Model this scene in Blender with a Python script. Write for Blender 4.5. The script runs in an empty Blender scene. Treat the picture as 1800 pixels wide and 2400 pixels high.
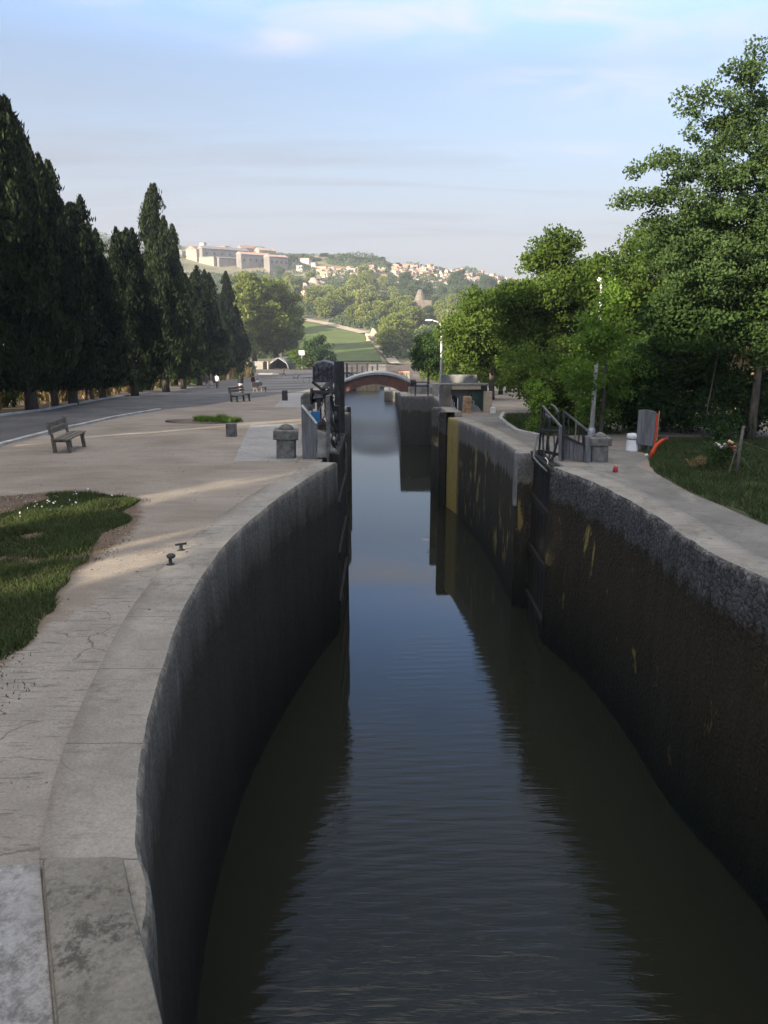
import bpy, bmesh, math, random
import numpy as np
from mathutils import Vector, Matrix
S = bpy.context.scene
COL = S.collection
R = math.radians
# ------------------------------------------------------------------ camera
F, HC, PX, PY = 1750.0, 2.3, 1800, 2400
PITCH = math.atan((1200 - 750) / F)
cd = bpy.data.cameras.new('camera'); cam = bpy.data.objects.new('camera', cd); COL.objects.link(cam)
cam.location = (0, 0, HC); cam.rotation_euler = (R(90) - PITCH, 0, 0)
cd.sensor_fit = 'VERTICAL'; cd.sensor_height = 36; cd.sensor_width = 27; cd.lens = F / PY * 36
cd.clip_start = 0.1; cd.clip_end = 6000
S.camera = cam

def ray(px, py):
    a = (px - 900) / F; b = (1200 - py) / F
    c, s = math.cos(PITCH), math.sin(PITCH)
    return a, c + b * s, -s + b * c
def at(px, py, Y):
    x, y, z = ray(px, py); t = Y / y
    return Vector((x * t, Y, HC + z * t))
CREST = [(-500, 76), (-272, 74), (-200, 68), (-168, 66), (-120, 61), (-80, 56), (-40, 59), (0, 55), (12, 50), (40, 48), (80, 44), (120, 34), (200, 22), (400, 10), (900, 5)]
PROF = [(-200, 2), (-60, 0), (0, -1.0), (17.8, -1.1), (31.8, -1.72), (48.4, -2.68), (76.5, -4.7), (148, -8.8), (200, -10.3), (250, -11.8), (290, -9.2), (330, -5.8), (400, 2.3), (470, 10), (560, 24), (640, 40), (700, 58), (760, 56), (900, 40), (1500, 0), (3000, -20)]
KINKS = [0, 17.8, 31.8, 48.4, 76.5, 148, 200, 250]
_px, _pz = [p[0] for p in PROF], [p[1] for p in PROF]
_cx, _cz = [p[0] for p in CREST], [p[1] for p in CREST]
def terr(x, y):
    x = np.asarray(x, float); y = np.asarray(y, float)
    z = np.interp(y, _px, _pz)
    k = np.interp(x, _cx, _cz) / 58.0
    w = np.clip((y - 300) / 380, 0, 1); w = w * w * (3 - 2 * w)
    bump = 2.0 * np.sin(x * .031 + 1) * np.sin(y * .023) * np.clip((y - 330) / 150, 0, 1)
    return z * (1 + (k - 1) * w) + bump
def tz(x, y): return float(terr(x, y))
def G(px, py, z=None):
    if z is None: return GT(px, py)
    x, y, zz = ray(px, py); t = (z - HC) / zz
    return Vector((x * t, y * t, z))
def GT(px, py, far=1200):
    """where the line of sight meets the terrain"""
    x, y, z = ray(px, py)
    t0, t = 3.0, 3.0
    while t < far:
        if HC + z * t < tz(x * t, y * t):
            a, b = t0, t
            for _ in range(24):
                m = (a + b) / 2
                if HC + z * m < tz(x * m, y * m): b = m
                else: a = m
            return Vector((x * b, y * b, tz(x * b, y * b)))
        t0 = t; t *= 1.01; t += .05
    return None

def proj(x, y, z):
    c, s = math.cos(PITCH), math.sin(PITCH); z = z - HC
    d = y * c - z * s; u = y * s + z * c
    return 900 + F * x / d, 1200 - F * u / d
P0 = math.atan(345 / 1750)
def cv(x, y):
    """a point measured on a level plan -> the same spot on the sloping terrain"""
    c, s = math.cos(P0), math.sin(P0)
    d, u = y * c + 2.4 * s, y * s - 2.4 * c
    p = GT(900 + 1750 * x / d, 1200 - 1750 * u / d)
    return (p.x, p.y)
# ------------------------------------------------------------------ object helpers
def link(o, parent=None):
    COL.objects.link(o)
    if parent is not None: o.parent = parent
    return o
def tag(o, label=None, cat=None, group=None, kind=None):
    if label: o['label'] = label
    if cat: o['category'] = cat
    if group: o['group'] = group
    if kind: o['kind'] = kind
    return o
def empty(name, loc=(0, 0, 0), rz=0, label=None, cat=None, group=None):
    o = bpy.data.objects.new(name, None); o.empty_display_size = .2
    o.location = loc; o.rotation_euler = (0, 0, rz)
    link(o); return tag(o, label, cat, group)
def copy_tree(root, loc=None, rz=None, sc=None, label=None, group=None):
    r = root.copy(); COL.objects.link(r)
    if loc is not None: r.location = loc
    if rz is not None: r.rotation_euler = (0, 0, rz)
    if sc is not None: r.scale = sc if hasattr(sc, '__len__') else (sc, sc, sc)
    if label: r['label'] = label
    if group: r['group'] = group
    for ch in list(root.children):
        c = ch.copy(); COL.objects.link(c); c.parent = r
        for g in list(ch.children):
            d = g.copy(); COL.objects.link(d); d.parent = c
    return r
def np_mesh(name, V, Fc, mats, parent=None, attr=None, smooth=False, midx=None, more={}):
    """V (n,3); Fc (m,k) with k 3 or 4; attr: per-vertex float named 'tone'"""
    me = bpy.data.meshes.new(name)
    V = np.asarray(V, np.float32); Fc = np.asarray(Fc, np.int32)
    m, k = Fc.shape
    me.vertices.add(len(V)); me.vertices.foreach_set('co', V.ravel())
    me.loops.add(m * k); me.loops.foreach_set('vertex_index', Fc.ravel())
    me.polygons.add(m); me.polygons.foreach_set('loop_start', np.arange(0, m * k, k, dtype=np.int32))
    if smooth: me.polygons.foreach_set('use_smooth', np.ones(m, bool))
    if midx is not None: me.polygons.foreach_set('material_index', np.asarray(midx, np.int32))
    if attr is not None:
        a = me.attributes.new('tone', 'FLOAT', 'POINT'); a.data.foreach_set('value', np.asarray(attr, np.float32))
    for kk, vv in more.items():
        a = me.attributes.new(kk, 'FLOAT', 'POINT'); a.data.foreach_set('value', np.asarray(vv, np.float32))
    me.update(calc_edges=True); me.validate()
    for mm in (mats if isinstance(mats, (list, tuple)) else [mats]): me.materials.append(mm)
    return link(bpy.data.objects.new(name, me), parent)

class MB:
    def __init__(s): s.v = []; s.f = []; s.sm = []
    def add(s, vs, fs, smooth=False):
        n = len(s.v); s.v += [tuple(v) for v in vs]
        for f in fs: s.f.append([i + n for i in f]); s.sm.append(smooth)
        return s
    def box(s, c, d, rz=0, M=None):
        x, y, z = d[0] / 2, d[1] / 2, d[2] / 2
        ca, sa = math.cos(rz), math.sin(rz)
        vs = []
        for sz in (-z, z):
            for sx, sy in ((-x, -y), (x, -y), (x, y), (-x, y)):
                p = Vector((sx * ca - sy * sa + c[0], sx * sa + sy * ca + c[1], sz + c[2]))
                vs.append(M @ p if M else p)
        return s.add(vs, [(0, 3, 2, 1), (4, 5, 6, 7), (0, 1, 5, 4), (1, 2, 6, 5), (2, 3, 7, 6), (3, 0, 4, 7)])
    def bar(s, a, b, w, h=None, up=(0, 0, 1)):
        a, b = Vector(a), Vector(b); h = h or w
        t = (b - a).normalized(); u = Vector(up)
        if abs(t.dot(u)) > .98: u = Vector((1, 0, 0))
        r = t.cross(u).normalized() * w / 2; q = r.cross(t).normalized() * h / 2
        vs = [p + i * r + j * q for p in (a, b) for i, j in ((-1, -1), (1, -1), (1, 1), (-1, 1))]
        return s.add(vs, [(0, 1, 2, 3), (7, 6, 5, 4), (0, 4, 5, 1), (1, 5, 6, 2), (2, 6, 7, 3), (3, 7, 4, 0)])
    def tube(s, pts, rad, n=8, cap=True):
        pts = [Vector(p) for p in pts]
        if not hasattr(rad, '__len__'): rad = [rad] * len(pts)
        vs = []; u = None
        for i, p in enumerate(pts):
            t = (pts[min(i + 1, len(pts) - 1)] - pts[max(i - 1, 0)]).normalized()
            if u is None: u = Vector((1, 0, 0)) if abs(t.x) < .9 else Vector((0, 1, 0))
            u = (u - t * u.dot(t)).normalized(); w = t.cross(u)
            for k in range(n):
                a = 2 * math.pi * k / n
                vs.append(p + (u * math.cos(a) + w * math.sin(a)) * rad[i])
        fs = []
        for i in range(len(pts) - 1):
            for k in range(n):
                fs.append((i * n + k, i * n + (k + 1) % n, (i + 1) * n + (k + 1) % n, (i + 1) * n + k))
        s.add(vs, fs, True)
        if cap:
            m = len(s.v) - len(vs)
            s.f.append([m + k for k in range(n)][::-1]); s.sm.append(False)
            s.f.append([m + (len(pts) - 1) * n + k for k in range(n)]); s.sm.append(False)
        return s
    def lathe(s, prof, c=(0, 0, 0), n=16, sx=1, sy=1, smooth=True):
        vs = [(c[0] + r * sx * math.cos(2 * math.pi * k / n), c[1] + r * sy * math.sin(2 * math.pi * k / n), c[2] + z) for r, z in prof for k in range(n)]
        fs = [(i * n + k, i * n + (k + 1) % n, (i + 1) * n + (k + 1) % n, (i + 1) * n + k) for i in range(len(prof) - 1) for k in range(n)]
        s.add(vs, fs, smooth); m = len(s.v) - len(vs)
        s.f.append([m + k for k in range(n)][::-1]); s.sm.append(False)
        s.f.append([m + (len(prof) - 1) * n + k for k in range(n)]); s.sm.append(False)
        return s
    def prism(s, poly, z0, z1):
        n = len(poly)
        vs = [(x, y, z0) for x, y in poly] + [(x, y, z1) for x, y in poly]
        fs = [tuple(range(n))[::-1], tuple(range(n, 2 * n))] + [(i, (i + 1) % n, n + (i + 1) % n, n + i) for i in range(n)]
        return s.add(vs, fs)
    def prism_y(s, poly, y0, y1):
        """outline in x,z extruded along y"""
        n = len(poly)
        vs = [(x, y0, z) for x, z in poly] + [(x, y1, z) for x, z in poly]
        fs = [tuple(range(n)), tuple(range(n, 2 * n))[::-1]] + [(i, n + i, n + (i + 1) % n, (i + 1) % n) for i in range(n)]
        return s.add(vs, fs)
    def blob(s, c, r, seed=0, amp=.2, n=10, m=7, fr=2.0):
        rnd = random.Random(seed); ph = [rnd.uniform(0, 6.3) for _ in range(6)]
        vs = []
        for j in range(m + 1):
            th = math.pi * j / m
            for k in range(n):
                a = 2 * math.pi * k / n
                d = Vector((math.sin(th) * math.cos(a), math.sin(th) * math.sin(a), math.cos(th)))
                q = 1 + amp * (math.sin(d.x * fr * 2 + ph[0]) * math.sin(d.y * fr * 2 + ph[1]) + .6 * math.sin(d.z * fr * 3 + ph[2] + d.x * fr * 2)) + amp * .35 * rnd.uniform(-1, 1) * (0 < j < m)
                vs.append((c[0] + d.x * r[0] * q, c[1] + d.y * r[1] * q, c[2] + d.z * r[2] * q))
        fs = [(j * n + k, (j + 1) * n + k, (j + 1) * n + (k + 1) % n, j * n + (k + 1) % n) for j in range(m) for k in range(n)]
        return s.add(vs, fs, True)
    def build(s, name, mat, parent=None, bevel=0, loc=None):
        me = bpy.data.meshes.new(name); me.from_pydata(s.v, [], s.f)
        for p, q in zip(me.polygons, s.sm): p.use_smooth = q
        bm = bmesh.new(); bm.from_mesh(me); bmesh.ops.recalc_face_normals(bm, faces=bm.faces); bm.to_mesh(me); bm.free()
        me.materials.append(mat); me.update()
        o = link(bpy.data.objects.new(name, me), parent)
        if loc is not None: o.location = loc
        if bevel:
            b = o.modifiers.new('bevel', 'BEVEL'); b.width = bevel; b.segments = 2; b.limit_method = 'ANGLE'; b.angle_limit = R(40)
        return o

# ------------------------------------------------------------------ materials
def nt_new(name):
    m = bpy.data.materials.new(name); m.use_nodes = True
    nt = m.node_tree; b = nt.nodes['Principled BSDF']
    return m, nt, b
def noise(nt, vec, scale, detail=5, rough=.55, dist=0):
    n = nt.nodes.new('ShaderNodeTexNoise'); n.inputs['Scale'].default_value = scale
    n.inputs['Detail'].default_value = detail; n.inputs['Roughness'].default_value = rough; n.inputs['Distortion'].default_value = dist
    if vec is not None: nt.links.new(vec, n.inputs['Vector'])
    return n.outputs['Fac']
def ramp(nt, fac, stops):
    r = nt.nodes.new('ShaderNodeValToRGB'); e = r.color_ramp.elements
    while len(e) < len(stops): e.new(.5)
    for k, (p, c) in enumerate(stops):
        e[k].position = p; e[k].color = (*c, 1) if hasattr(c, '__len__') else (c, c, c, 1)
    nt.links.new(fac, r.inputs['Fac']); return r.outputs['Color']
def mix(nt, fac, a, b, mode='MIX'):
    n = nt.nodes.new('ShaderNodeMix'); n.data_type = 'RGBA'; n.blend_type = mode
    for sock, v in ((n.inputs['Factor'], fac), (n.inputs['A'], a), (n.inputs['B'], b)):
        if hasattr(v, 'is_linked'): nt.links.new(v, sock)
        elif hasattr(v, '__len__'): sock.default_value = (*v, 1)
        else: sock.default_value = v
    return n.outputs['Result']
def math_n(nt, op, a, b=None, clamp=False):
    n = nt.nodes.new('ShaderNodeMath'); n.operation = op; n.use_clamp = clamp
    for i, v in enumerate((a, b)):
        if v is None: continue
        if hasattr(v, 'is_linked'): nt.links.new(v, n.inputs[i])
        else: n.inputs[i].default_value = v
    return n.outputs[0]
def position(nt, scale=None, obj=False):
    if obj:
        g = nt.nodes.new('ShaderNodeTexCoord').outputs['Object']
    else:
        g = nt.nodes.new('ShaderNodeNewGeometry').outputs['Position']
    if scale:
        m = nt.nodes.new('ShaderNodeMapping'); m.inputs['Scale'].default_value = scale
        nt.links.new(g, m.inputs['Vector']); g = m.outputs['Vector']
    return g
def bump(nt, b, h, strength=.4, dist=.02):
    n = nt.nodes.new('ShaderNodeBump'); n.inputs['Strength'].default_value = strength; n.inputs['Distance'].default_value = dist
    nt.links.new(h, n.inputs['Height']); nt.links.new(n.outputs['Normal'], b.inputs['Normal'])
def simple(name, c1, c2, scale=4, rough=.85, bscale=40, bstr=.3, bdist=.01, metal=0, stretch=None, obj=False, spec=.3, lo=.35, hi=.65):
    m, nt, b = nt_new(name)
    v = position(nt, stretch, obj)
    c = ramp(nt, noise(nt, v, scale), [(lo, c1), (hi, c2)])
    sp = noise(nt, v, scale * 9, 3)
    c = mix(nt, .35, c, ramp(nt, sp, [(.3, .55), (.7, 1.4)]), 'MULTIPLY')
    nt.links.new(c, b.inputs['Base Color'])
    b.inputs['Roughness'].default_value = rough; b.inputs['Metallic'].default_value = metal
    b.inputs['Specular IOR Level'].default_value = spec
    bump(nt, b, noise(nt, v, bscale, 6), bstr, bdist)
    return m
def leafmat(name, c_dark, c_mid, c_light, trans=.35, rough=.55, clump=.5):
    m, nt, b = nt_new(name)
    a = nt.nodes.new('ShaderNodeAttribute'); a.attribute_name = 'tone'
    n = noise(nt, position(nt), clump, 3)
    f = math_n(nt, 'ADD', math_n(nt, 'MULTIPLY', a.outputs['Fac'], .6), math_n(nt, 'MULTIPLY', n, .4))
    oi = nt.nodes.new('ShaderNodeObjectInfo')
    f = math_n(nt, 'ADD', f, math_n(nt, 'MULTIPLY', math_n(nt, 'SUBTRACT', oi.outputs['Random'], .5), .25))
    c = ramp(nt, f, [(.2, c_dark), (.5, c_mid), (.85, c_light)])
    nt.links.new(c, b.inputs['Base Color']); b.inputs['Roughness'].default_value = .7; b.inputs['Specular IOR Level'].default_value = .10
    t = nt.nodes.new('ShaderNodeBsdfTranslucent'); nt.links.new(mix(nt, 1, c, (1.0, 1.05, .55), 'MULTIPLY'), t.inputs['Color'])
    ms = nt.nodes.new('ShaderNodeMixShader'); ms.inputs[0].default_value = trans
    out = nt.nodes['Material Output']
    nt.links.new(b.outputs[0], ms.inputs[1]); nt.links.new(t.outputs[0], ms.inputs[2]); nt.links.new(ms.outputs[0], out.inputs['Surface'])
    return m
# ------------------------------------------------------------------ light and sky
SUN_EL, SUN_AZ = R(15.0), R(225)
to_sun = Vector((math.sin(SUN_AZ) * math.cos(SUN_EL), math.cos(SUN_AZ) * math.cos(SUN_EL), math.sin(SUN_EL)))
sd = bpy.data.lights.new('sun', 'SUN'); so = bpy.data.objects.new('sun', sd); link(so)
sd.energy = 5.0; sd.angle = R(.5); sd.color = (1.0, .86, .66)
so.rotation_euler = to_sun.to_track_quat('Z', 'Y').to_euler(); so.location = (-60, -60, 60)
W = bpy.data.worlds.new('World'); S.world = W; W.use_nodes = True
nt = W.node_tree; bg = nt.nodes['Background']
sky = nt.nodes.new('ShaderNodeTexSky'); sky.sky_type = 'NISHITA'; sky.sun_disc = False
sky.sun_elevation = SUN_EL; sky.sun_rotation = SUN_AZ; sky.air_density = 1.0; sky.dust_density = 1.0; sky.ozone_density = 2.6
tc = nt.nodes.new('ShaderNodeTexCoord').outputs['Generated']
sep = nt.nodes.new('ShaderNodeSeparateXYZ'); nt.links.new(tc, sep.inputs[0])
# cloud sheet: project the direction on a plane overhead so that streaks lie flat and shrink towards the horizon
zc = math_n(nt, 'ADD', math_n(nt, 'MAXIMUM', sep.outputs['Z'], 0.0), .10)
comb = nt.nodes.new('ShaderNodeCombineXYZ')
nt.links.new(math_n(nt, 'DIVIDE', sep.outputs['X'], zc), comb.inputs[0])
nt.links.new(math_n(nt, 'DIVIDE', sep.outputs['Y'], zc), comb.inputs[1])
mp = nt.nodes.new('ShaderNodeMapping'); mp.inputs['Scale'].default_value = (.55, 1.5, 1); mp.inputs['Location'].default_value = (3.3, .55, 0); mp.inputs['Rotation'].default_value = (0, 0, R(8))
nt.links.new(comb.outputs[0], mp.inputs['Vector'])
n1 = noise(nt, mp.outputs[0], 1.0, 9, .52, .6)
mask = ramp(nt, n1, [(.50, 0.0), (.70, 1.0)])
hi = ramp(nt, sep.outputs['Z'], [(.10, 0.0), (.22, .75)])
mp2 = nt.nodes.new('ShaderNodeMapping'); mp2.inputs['Scale'].default_value = (.5, 2.4, 1); mp2.inputs['Location'].default_value = (1.1, 7.7, 0); nt.links.new(comb.outputs[0], mp2.inputs['Vector'])
veil = ramp(nt, sep.outputs['Z'], [(.0, .92), (.10, .85), (.22, .42), (.36, .10), (.6, .12)])
skc = mix(nt, 1.0, sky.outputs[0], mix(nt, ramp(nt, sep.outputs['Z'], [(.28, 0.0), (.36, 1.0), (.50, .7), (.60, .1)]), (.68, .625, .61), (1.0, 1.0, 1.12)), 'MULTIPLY')
c1 = mix(nt, veil, skc, (1.25, 1.21, 1.34))
dk = math_n(nt, 'MULTIPLY', ramp(nt, noise(nt, mp2.outputs[0], 1.0, 6, .5, .4), [(.48, 0.0), (.68, .5)]), ramp(nt, sep.outputs['Z'], [(.05, 0.0), (.10, 1.0), (.2, 1.0), (.27, 0.0)]))
c1 = mix(nt, dk, c1, (1.02, 1.01, 1.13))
# a few thin cloud banks, each an ellipse of directions broken up by streaky noise
yy = math_n(nt, 'MAXIMUM', sep.outputs['Y'], .05); cu = math_n(nt, 'DIVIDE', sep.outputs['X'], yy); cvv = math_n(nt, 'DIVIDE', sep.outputs['Z'], yy)
cst = nt.nodes.new('ShaderNodeCombineXYZ'); nt.links.new(cu, cst.inputs[0]); nt.links.new(cvv, cst.inputs[1])
mps = nt.nodes.new('ShaderNodeMapping'); mps.inputs['Scale'].default_value = (3.2, 15, 1); mps.inputs['Rotation'].default_value = (0, 0, R(-5)); nt.links.new(cst.outputs[0], mps.inputs['Vector'])
stk = noise(nt, mps.outputs[0], 1.6, 8, .55, .8)
cl = None
for (px, py, wx, wy, am) in ((1150, 25, 520, 62, 1.0), (1560, 70, 260, 60, .7), (650, 92, 110, 26, .9), (1400, 202, 230, 38, .95), (1300, 352, 160, 14, .5), (330, 0, 140, 12, .8), (470, 75, 90, 22, .4)):
    a, b_, c_ = ray(px, py); u0, v0 = a / b_, c_ / b_
    q1 = math_n(nt, 'POWER', math_n(nt, 'DIVIDE', math_n(nt, 'ABSOLUTE', math_n(nt, 'SUBTRACT', cu, u0)), wx / F), 2)
    q2 = math_n(nt, 'POWER', math_n(nt, 'DIVIDE', math_n(nt, 'ABSOLUTE', math_n(nt, 'SUBTRACT', cvv, v0)), wy / F * 1.1), 2)
    g_ = math_n(nt, 'MULTIPLY', math_n(nt, 'EXPONENT', math_n(nt, 'MULTIPLY', math_n(nt, 'ADD', q1, q2), -1.0)), am)
    cl = g_ if cl is None else math_n(nt, 'MAXIMUM', cl, g_)
cl = math_n(nt, 'MULTIPLY', cl, ramp(nt, stk, [(.34, .05), (.62, 1.0)]))
oth = math_n(nt, 'MULTIPLY', math_n(nt, 'MULTIPLY', mask, hi), ramp(nt, sep.outputs['Z'], [(.36, 0.0), (.5, 1.0)]))
c2 = mix(nt, math_n(nt, 'MULTIPLY', math_n(nt, 'MAXIMUM', cl, oth), .8), c1, (2.15, 2.08, 2.12))
# bright broken cloud added overhead, above the frame, to fill the shaded ground
nt.links.new(mix(nt, math_n(nt, 'MULTIPLY', ramp(nt, sep.outputs['Z'], [(.76, 0.0), (.90, 1.0)]), ramp(nt, n1, [(.3, .45), (.6, .9)])), c2, (7.0, 6.5, 5.95)), bg.inputs['Color'])
bg.inputs['Strength'].default_value = .15
S.view_settings.view_transform = 'Standard'; S.view_settings.look = 'None'; S.view_settings.exposure = 1.55; S.view_settings.gamma = 1
S.cycles.max_bounces = 8; S.cycles.diffuse_bounces = 3; S.cycles.glossy_bounces = 4; S.cycles.transmission_bounces = 4; S.cycles.volume_bounces = 0
S.cycles.use_denoising = True; S.cycles.use_adaptive_sampling = True; S.cycles.adaptive_threshold = .015

# ------------------------------------------------------------------ canal outline
LEFT = [(-1.2, -4), (-1.25, 2.7)] + [cv(*q) for q in [(-1.24, 3.41), (-1.4, 3.91), (-1.56, 4.57), (-1.77, 5.72), (-1.99, 7.25), (-2.1, 8.91), (-2.11, 10.57), (-1.93, 13.16), (-1.55, 16.31), (-1.16, 18.5),
        (-1.55, 18.55), (-1.55, 23.4), (-1.16, 23.45), (-1.7, 25.5), (-2.5, 29), (-2.6, 33), (-1.9, 37.5), (-1.75, 38.5), (-2.1, 38.55), (-2.1, 43.4), (-1.9, 43.45), (-3.0, 47), (-3.4, 51), (-3.3, 56)]] + [(-4.2, 66), (-4.2, 92)]
RIGHT = [(4.2, -4), (4.6, 2.4), (5.2, 5.8), (5.2, 8.6)] + [cv(*q) for q in [(4.22, 9.56), (4.36, 12), (4.33, 15.1), (3.98, 17.7),
         (4.3, 17.75), (4.3, 20.45), (3.72, 20.5), (3.76, 23.11), (3.75, 24.75), (3.62, 29.01), (3.25, 33.2), (2.95, 34.71), (2.55, 34.76),
         (2.55, 35.0), (2.9, 35.05), (2.9, 38.6), (2.45, 38.65)]] + [(2.9, 37), (3.15, 48.3), (1.1, 48.35), (1.2, 62), (1.05, 74.9), (.05, 74.95), (0.0, 92)]
def smooth_poly(P, a, b, step):
    """the part of a polyline with y in [a,b], Catmull-Rom smoothed where it bends gently"""
    pts = [Vector((x, y, 0)) for x, y in P]
    out = []
    for i in range(len(pts) - 1):
        p0, p1, p2, p3 = pts[max(i - 1, 0)], pts[i], pts[i + 1], pts[min(i + 2, len(pts) - 1)]
        L = (p2 - p1).length; n = max(1, int(L / step))
        jump = lambda u, v: abs(u.y - v.y) < .1
        if jump(p0, p1): p0 = p1 - (p2 - p1)
        if jump(p2, p3): p3 = p2 + (p2 - p1)
        for k in range(n):
            t = k / n
            q = p1.lerp(p2, t) if jump(p1, p2) else .5 * ((2 * p1) + (p2 - p0) * t + (2 * p0 - 5 * p1 + 4 * p2 - p3) * t * t + (3 * p1 - p0 - 3 * p2 + p3) * t ** 3)
            out.append(q)
    out.append(pts[-1])
    return [p for p in out if a - 1e-6 <= p.y <= b + 1e-6]
SL, SR = smooth_poly(LEFT, -9, 999, .22), smooth_poly(RIGHT, -9, 999, .22)
def edge_x(P, y):
    ys = [p.y for p in P]; xs = [p.x for p in P]
    return np.interp(y, ys, xs)
from mathutils import noise as mn

# ------------------------------------------------------------------ wall material
def wallmat(name, lip, lip_dark, body, low, ochre=0.0, ochre_sun_y=None, lipz=(-.15, -.75), rub=.25, soft=.08):
    m, nt, b = nt_new(name)
    P = position(nt); sp = nt.nodes.new('ShaderNodeSeparateXYZ'); nt.links.new(P, sp.inputs[0])
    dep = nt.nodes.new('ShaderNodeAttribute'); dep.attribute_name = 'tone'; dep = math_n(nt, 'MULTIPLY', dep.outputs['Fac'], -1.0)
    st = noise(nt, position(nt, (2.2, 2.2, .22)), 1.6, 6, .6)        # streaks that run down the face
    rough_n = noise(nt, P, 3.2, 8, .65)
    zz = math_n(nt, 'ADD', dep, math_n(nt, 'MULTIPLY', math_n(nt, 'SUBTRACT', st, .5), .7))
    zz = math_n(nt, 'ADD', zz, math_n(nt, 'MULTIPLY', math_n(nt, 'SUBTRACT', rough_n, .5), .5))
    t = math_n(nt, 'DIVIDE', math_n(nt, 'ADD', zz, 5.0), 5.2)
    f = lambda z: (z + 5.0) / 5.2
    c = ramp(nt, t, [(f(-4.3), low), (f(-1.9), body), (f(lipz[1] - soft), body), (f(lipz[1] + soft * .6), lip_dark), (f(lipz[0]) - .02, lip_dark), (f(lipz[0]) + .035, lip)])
    sp2 = noise(nt, P, 22, 6, .7)
    c = mix(nt, .8, c, ramp(nt, sp2, [(.32, .35), (.5, .9), (.72, 1.9)]), 'MULTIPLY')
    vr = nt.nodes.new('ShaderNodeTexVoronoi'); vr.feature = 'DISTANCE_TO_EDGE'; vr.inputs['Scale'].default_value = 8.0
    ad = nt.nodes.new('ShaderNodeVectorMath'); ad.operation = 'ADD'; nd = nt.nodes.new('ShaderNodeTexNoise'); nd.inputs['Scale'].default_value = 6; nd.inputs['Detail'].default_value = 4
    sk = nt.nodes.new('ShaderNodeVectorMath'); sk.operation = 'SCALE'; sk.inputs['Scale'].default_value = .25
    nt.links.new(P, nd.inputs['Vector']); nt.links.new(nd.outputs['Color'], sk.inputs[0]); nt.links.new(P, ad.inputs[0]); nt.links.new(sk.outputs[0], ad.inputs[1]); nt.links.new(ad.outputs[0], vr.inputs['Vector'])
    jt = ramp(nt, vr.outputs['Distance'], [(.02, .3), (.12, 1.15)])
    c = mix(nt, math_n(nt, 'MULTIPLY', ramp(nt, t, [(f(-1.1), 0.0), (f(-.8), 1.0)]), rub), c, jt, 'MULTIPLY')
    c = mix(nt, .3, c, ramp(nt, st, [(.3, .45), (.55, 1.0), (.75, 1.6)]), 'MULTIPLY')
    # pale lime specks
    v = nt.nodes.new('ShaderNodeTexVoronoi'); v.inputs['Scale'].default_value = 5.5; nt.links.new(P, v.inputs['Vector'])
    speck = ramp(nt, v.outputs['Distance'], [(.03, 1.0), (.07, 0.0)])
    upper = ramp(nt, t, [(f(-1.6), 0.0), (f(-.6), .6)])
    c = mix(nt, math_n(nt, 'MULTIPLY', speck, upper), c, (.35, .34, .31))
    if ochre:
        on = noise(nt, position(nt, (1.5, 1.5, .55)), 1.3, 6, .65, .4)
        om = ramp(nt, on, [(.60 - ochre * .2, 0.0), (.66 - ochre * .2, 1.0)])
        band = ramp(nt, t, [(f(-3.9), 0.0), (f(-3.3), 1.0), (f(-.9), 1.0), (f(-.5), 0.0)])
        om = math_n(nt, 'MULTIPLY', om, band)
        if ochre_sun_y:  # beyond this y the stain is brightened as a painted strip of sunlight
            yy = ramp(nt, math_n(nt, 'DIVIDE', sp.outputs['Y'], 60), [((ochre_sun_y[0] - .25) / 60, 0.0), (ochre_sun_y[0] / 60, 1.0)])
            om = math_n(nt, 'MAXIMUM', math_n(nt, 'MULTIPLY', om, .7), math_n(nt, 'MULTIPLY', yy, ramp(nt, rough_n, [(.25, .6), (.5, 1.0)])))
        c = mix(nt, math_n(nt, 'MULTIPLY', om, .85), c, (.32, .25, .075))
    nt.links.new(c, b.inputs['Base Color']); b.inputs['Roughness'].default_value = .8; b.inputs['Specular IOR Level'].default_value = .25
    h = math_n(nt, 'ADD', math_n(nt, 'ADD', rough_n, math_n(nt, 'MULTIPLY', sp2, .4)), math_n(nt, 'MULTIPLY', vr.outputs['Distance'], rub * 1.5))
    bump(nt, b, h, .45, .05)
    return m
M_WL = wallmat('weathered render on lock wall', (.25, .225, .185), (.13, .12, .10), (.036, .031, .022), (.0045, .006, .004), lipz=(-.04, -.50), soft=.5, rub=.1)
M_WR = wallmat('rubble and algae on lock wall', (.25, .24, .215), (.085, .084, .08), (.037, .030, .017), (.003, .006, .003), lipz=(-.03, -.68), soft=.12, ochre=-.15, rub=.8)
M_W2 = wallmat('ochre stained lock wall with painted sun strip', (.26, .25, .23), (.13, .125, .11), (.042, .036, .024), (.006, .009, .005), ochre=.22, ochre_sun_y=(30.4,), lipz=(-.15, -.8))
M_W3 = wallmat('grey stained lock wall', (.24, .235, .22), (.12, .115, .10), (.058, .053, .041), (.025, .026, .02), lipz=(-.1, -.9))
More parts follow.
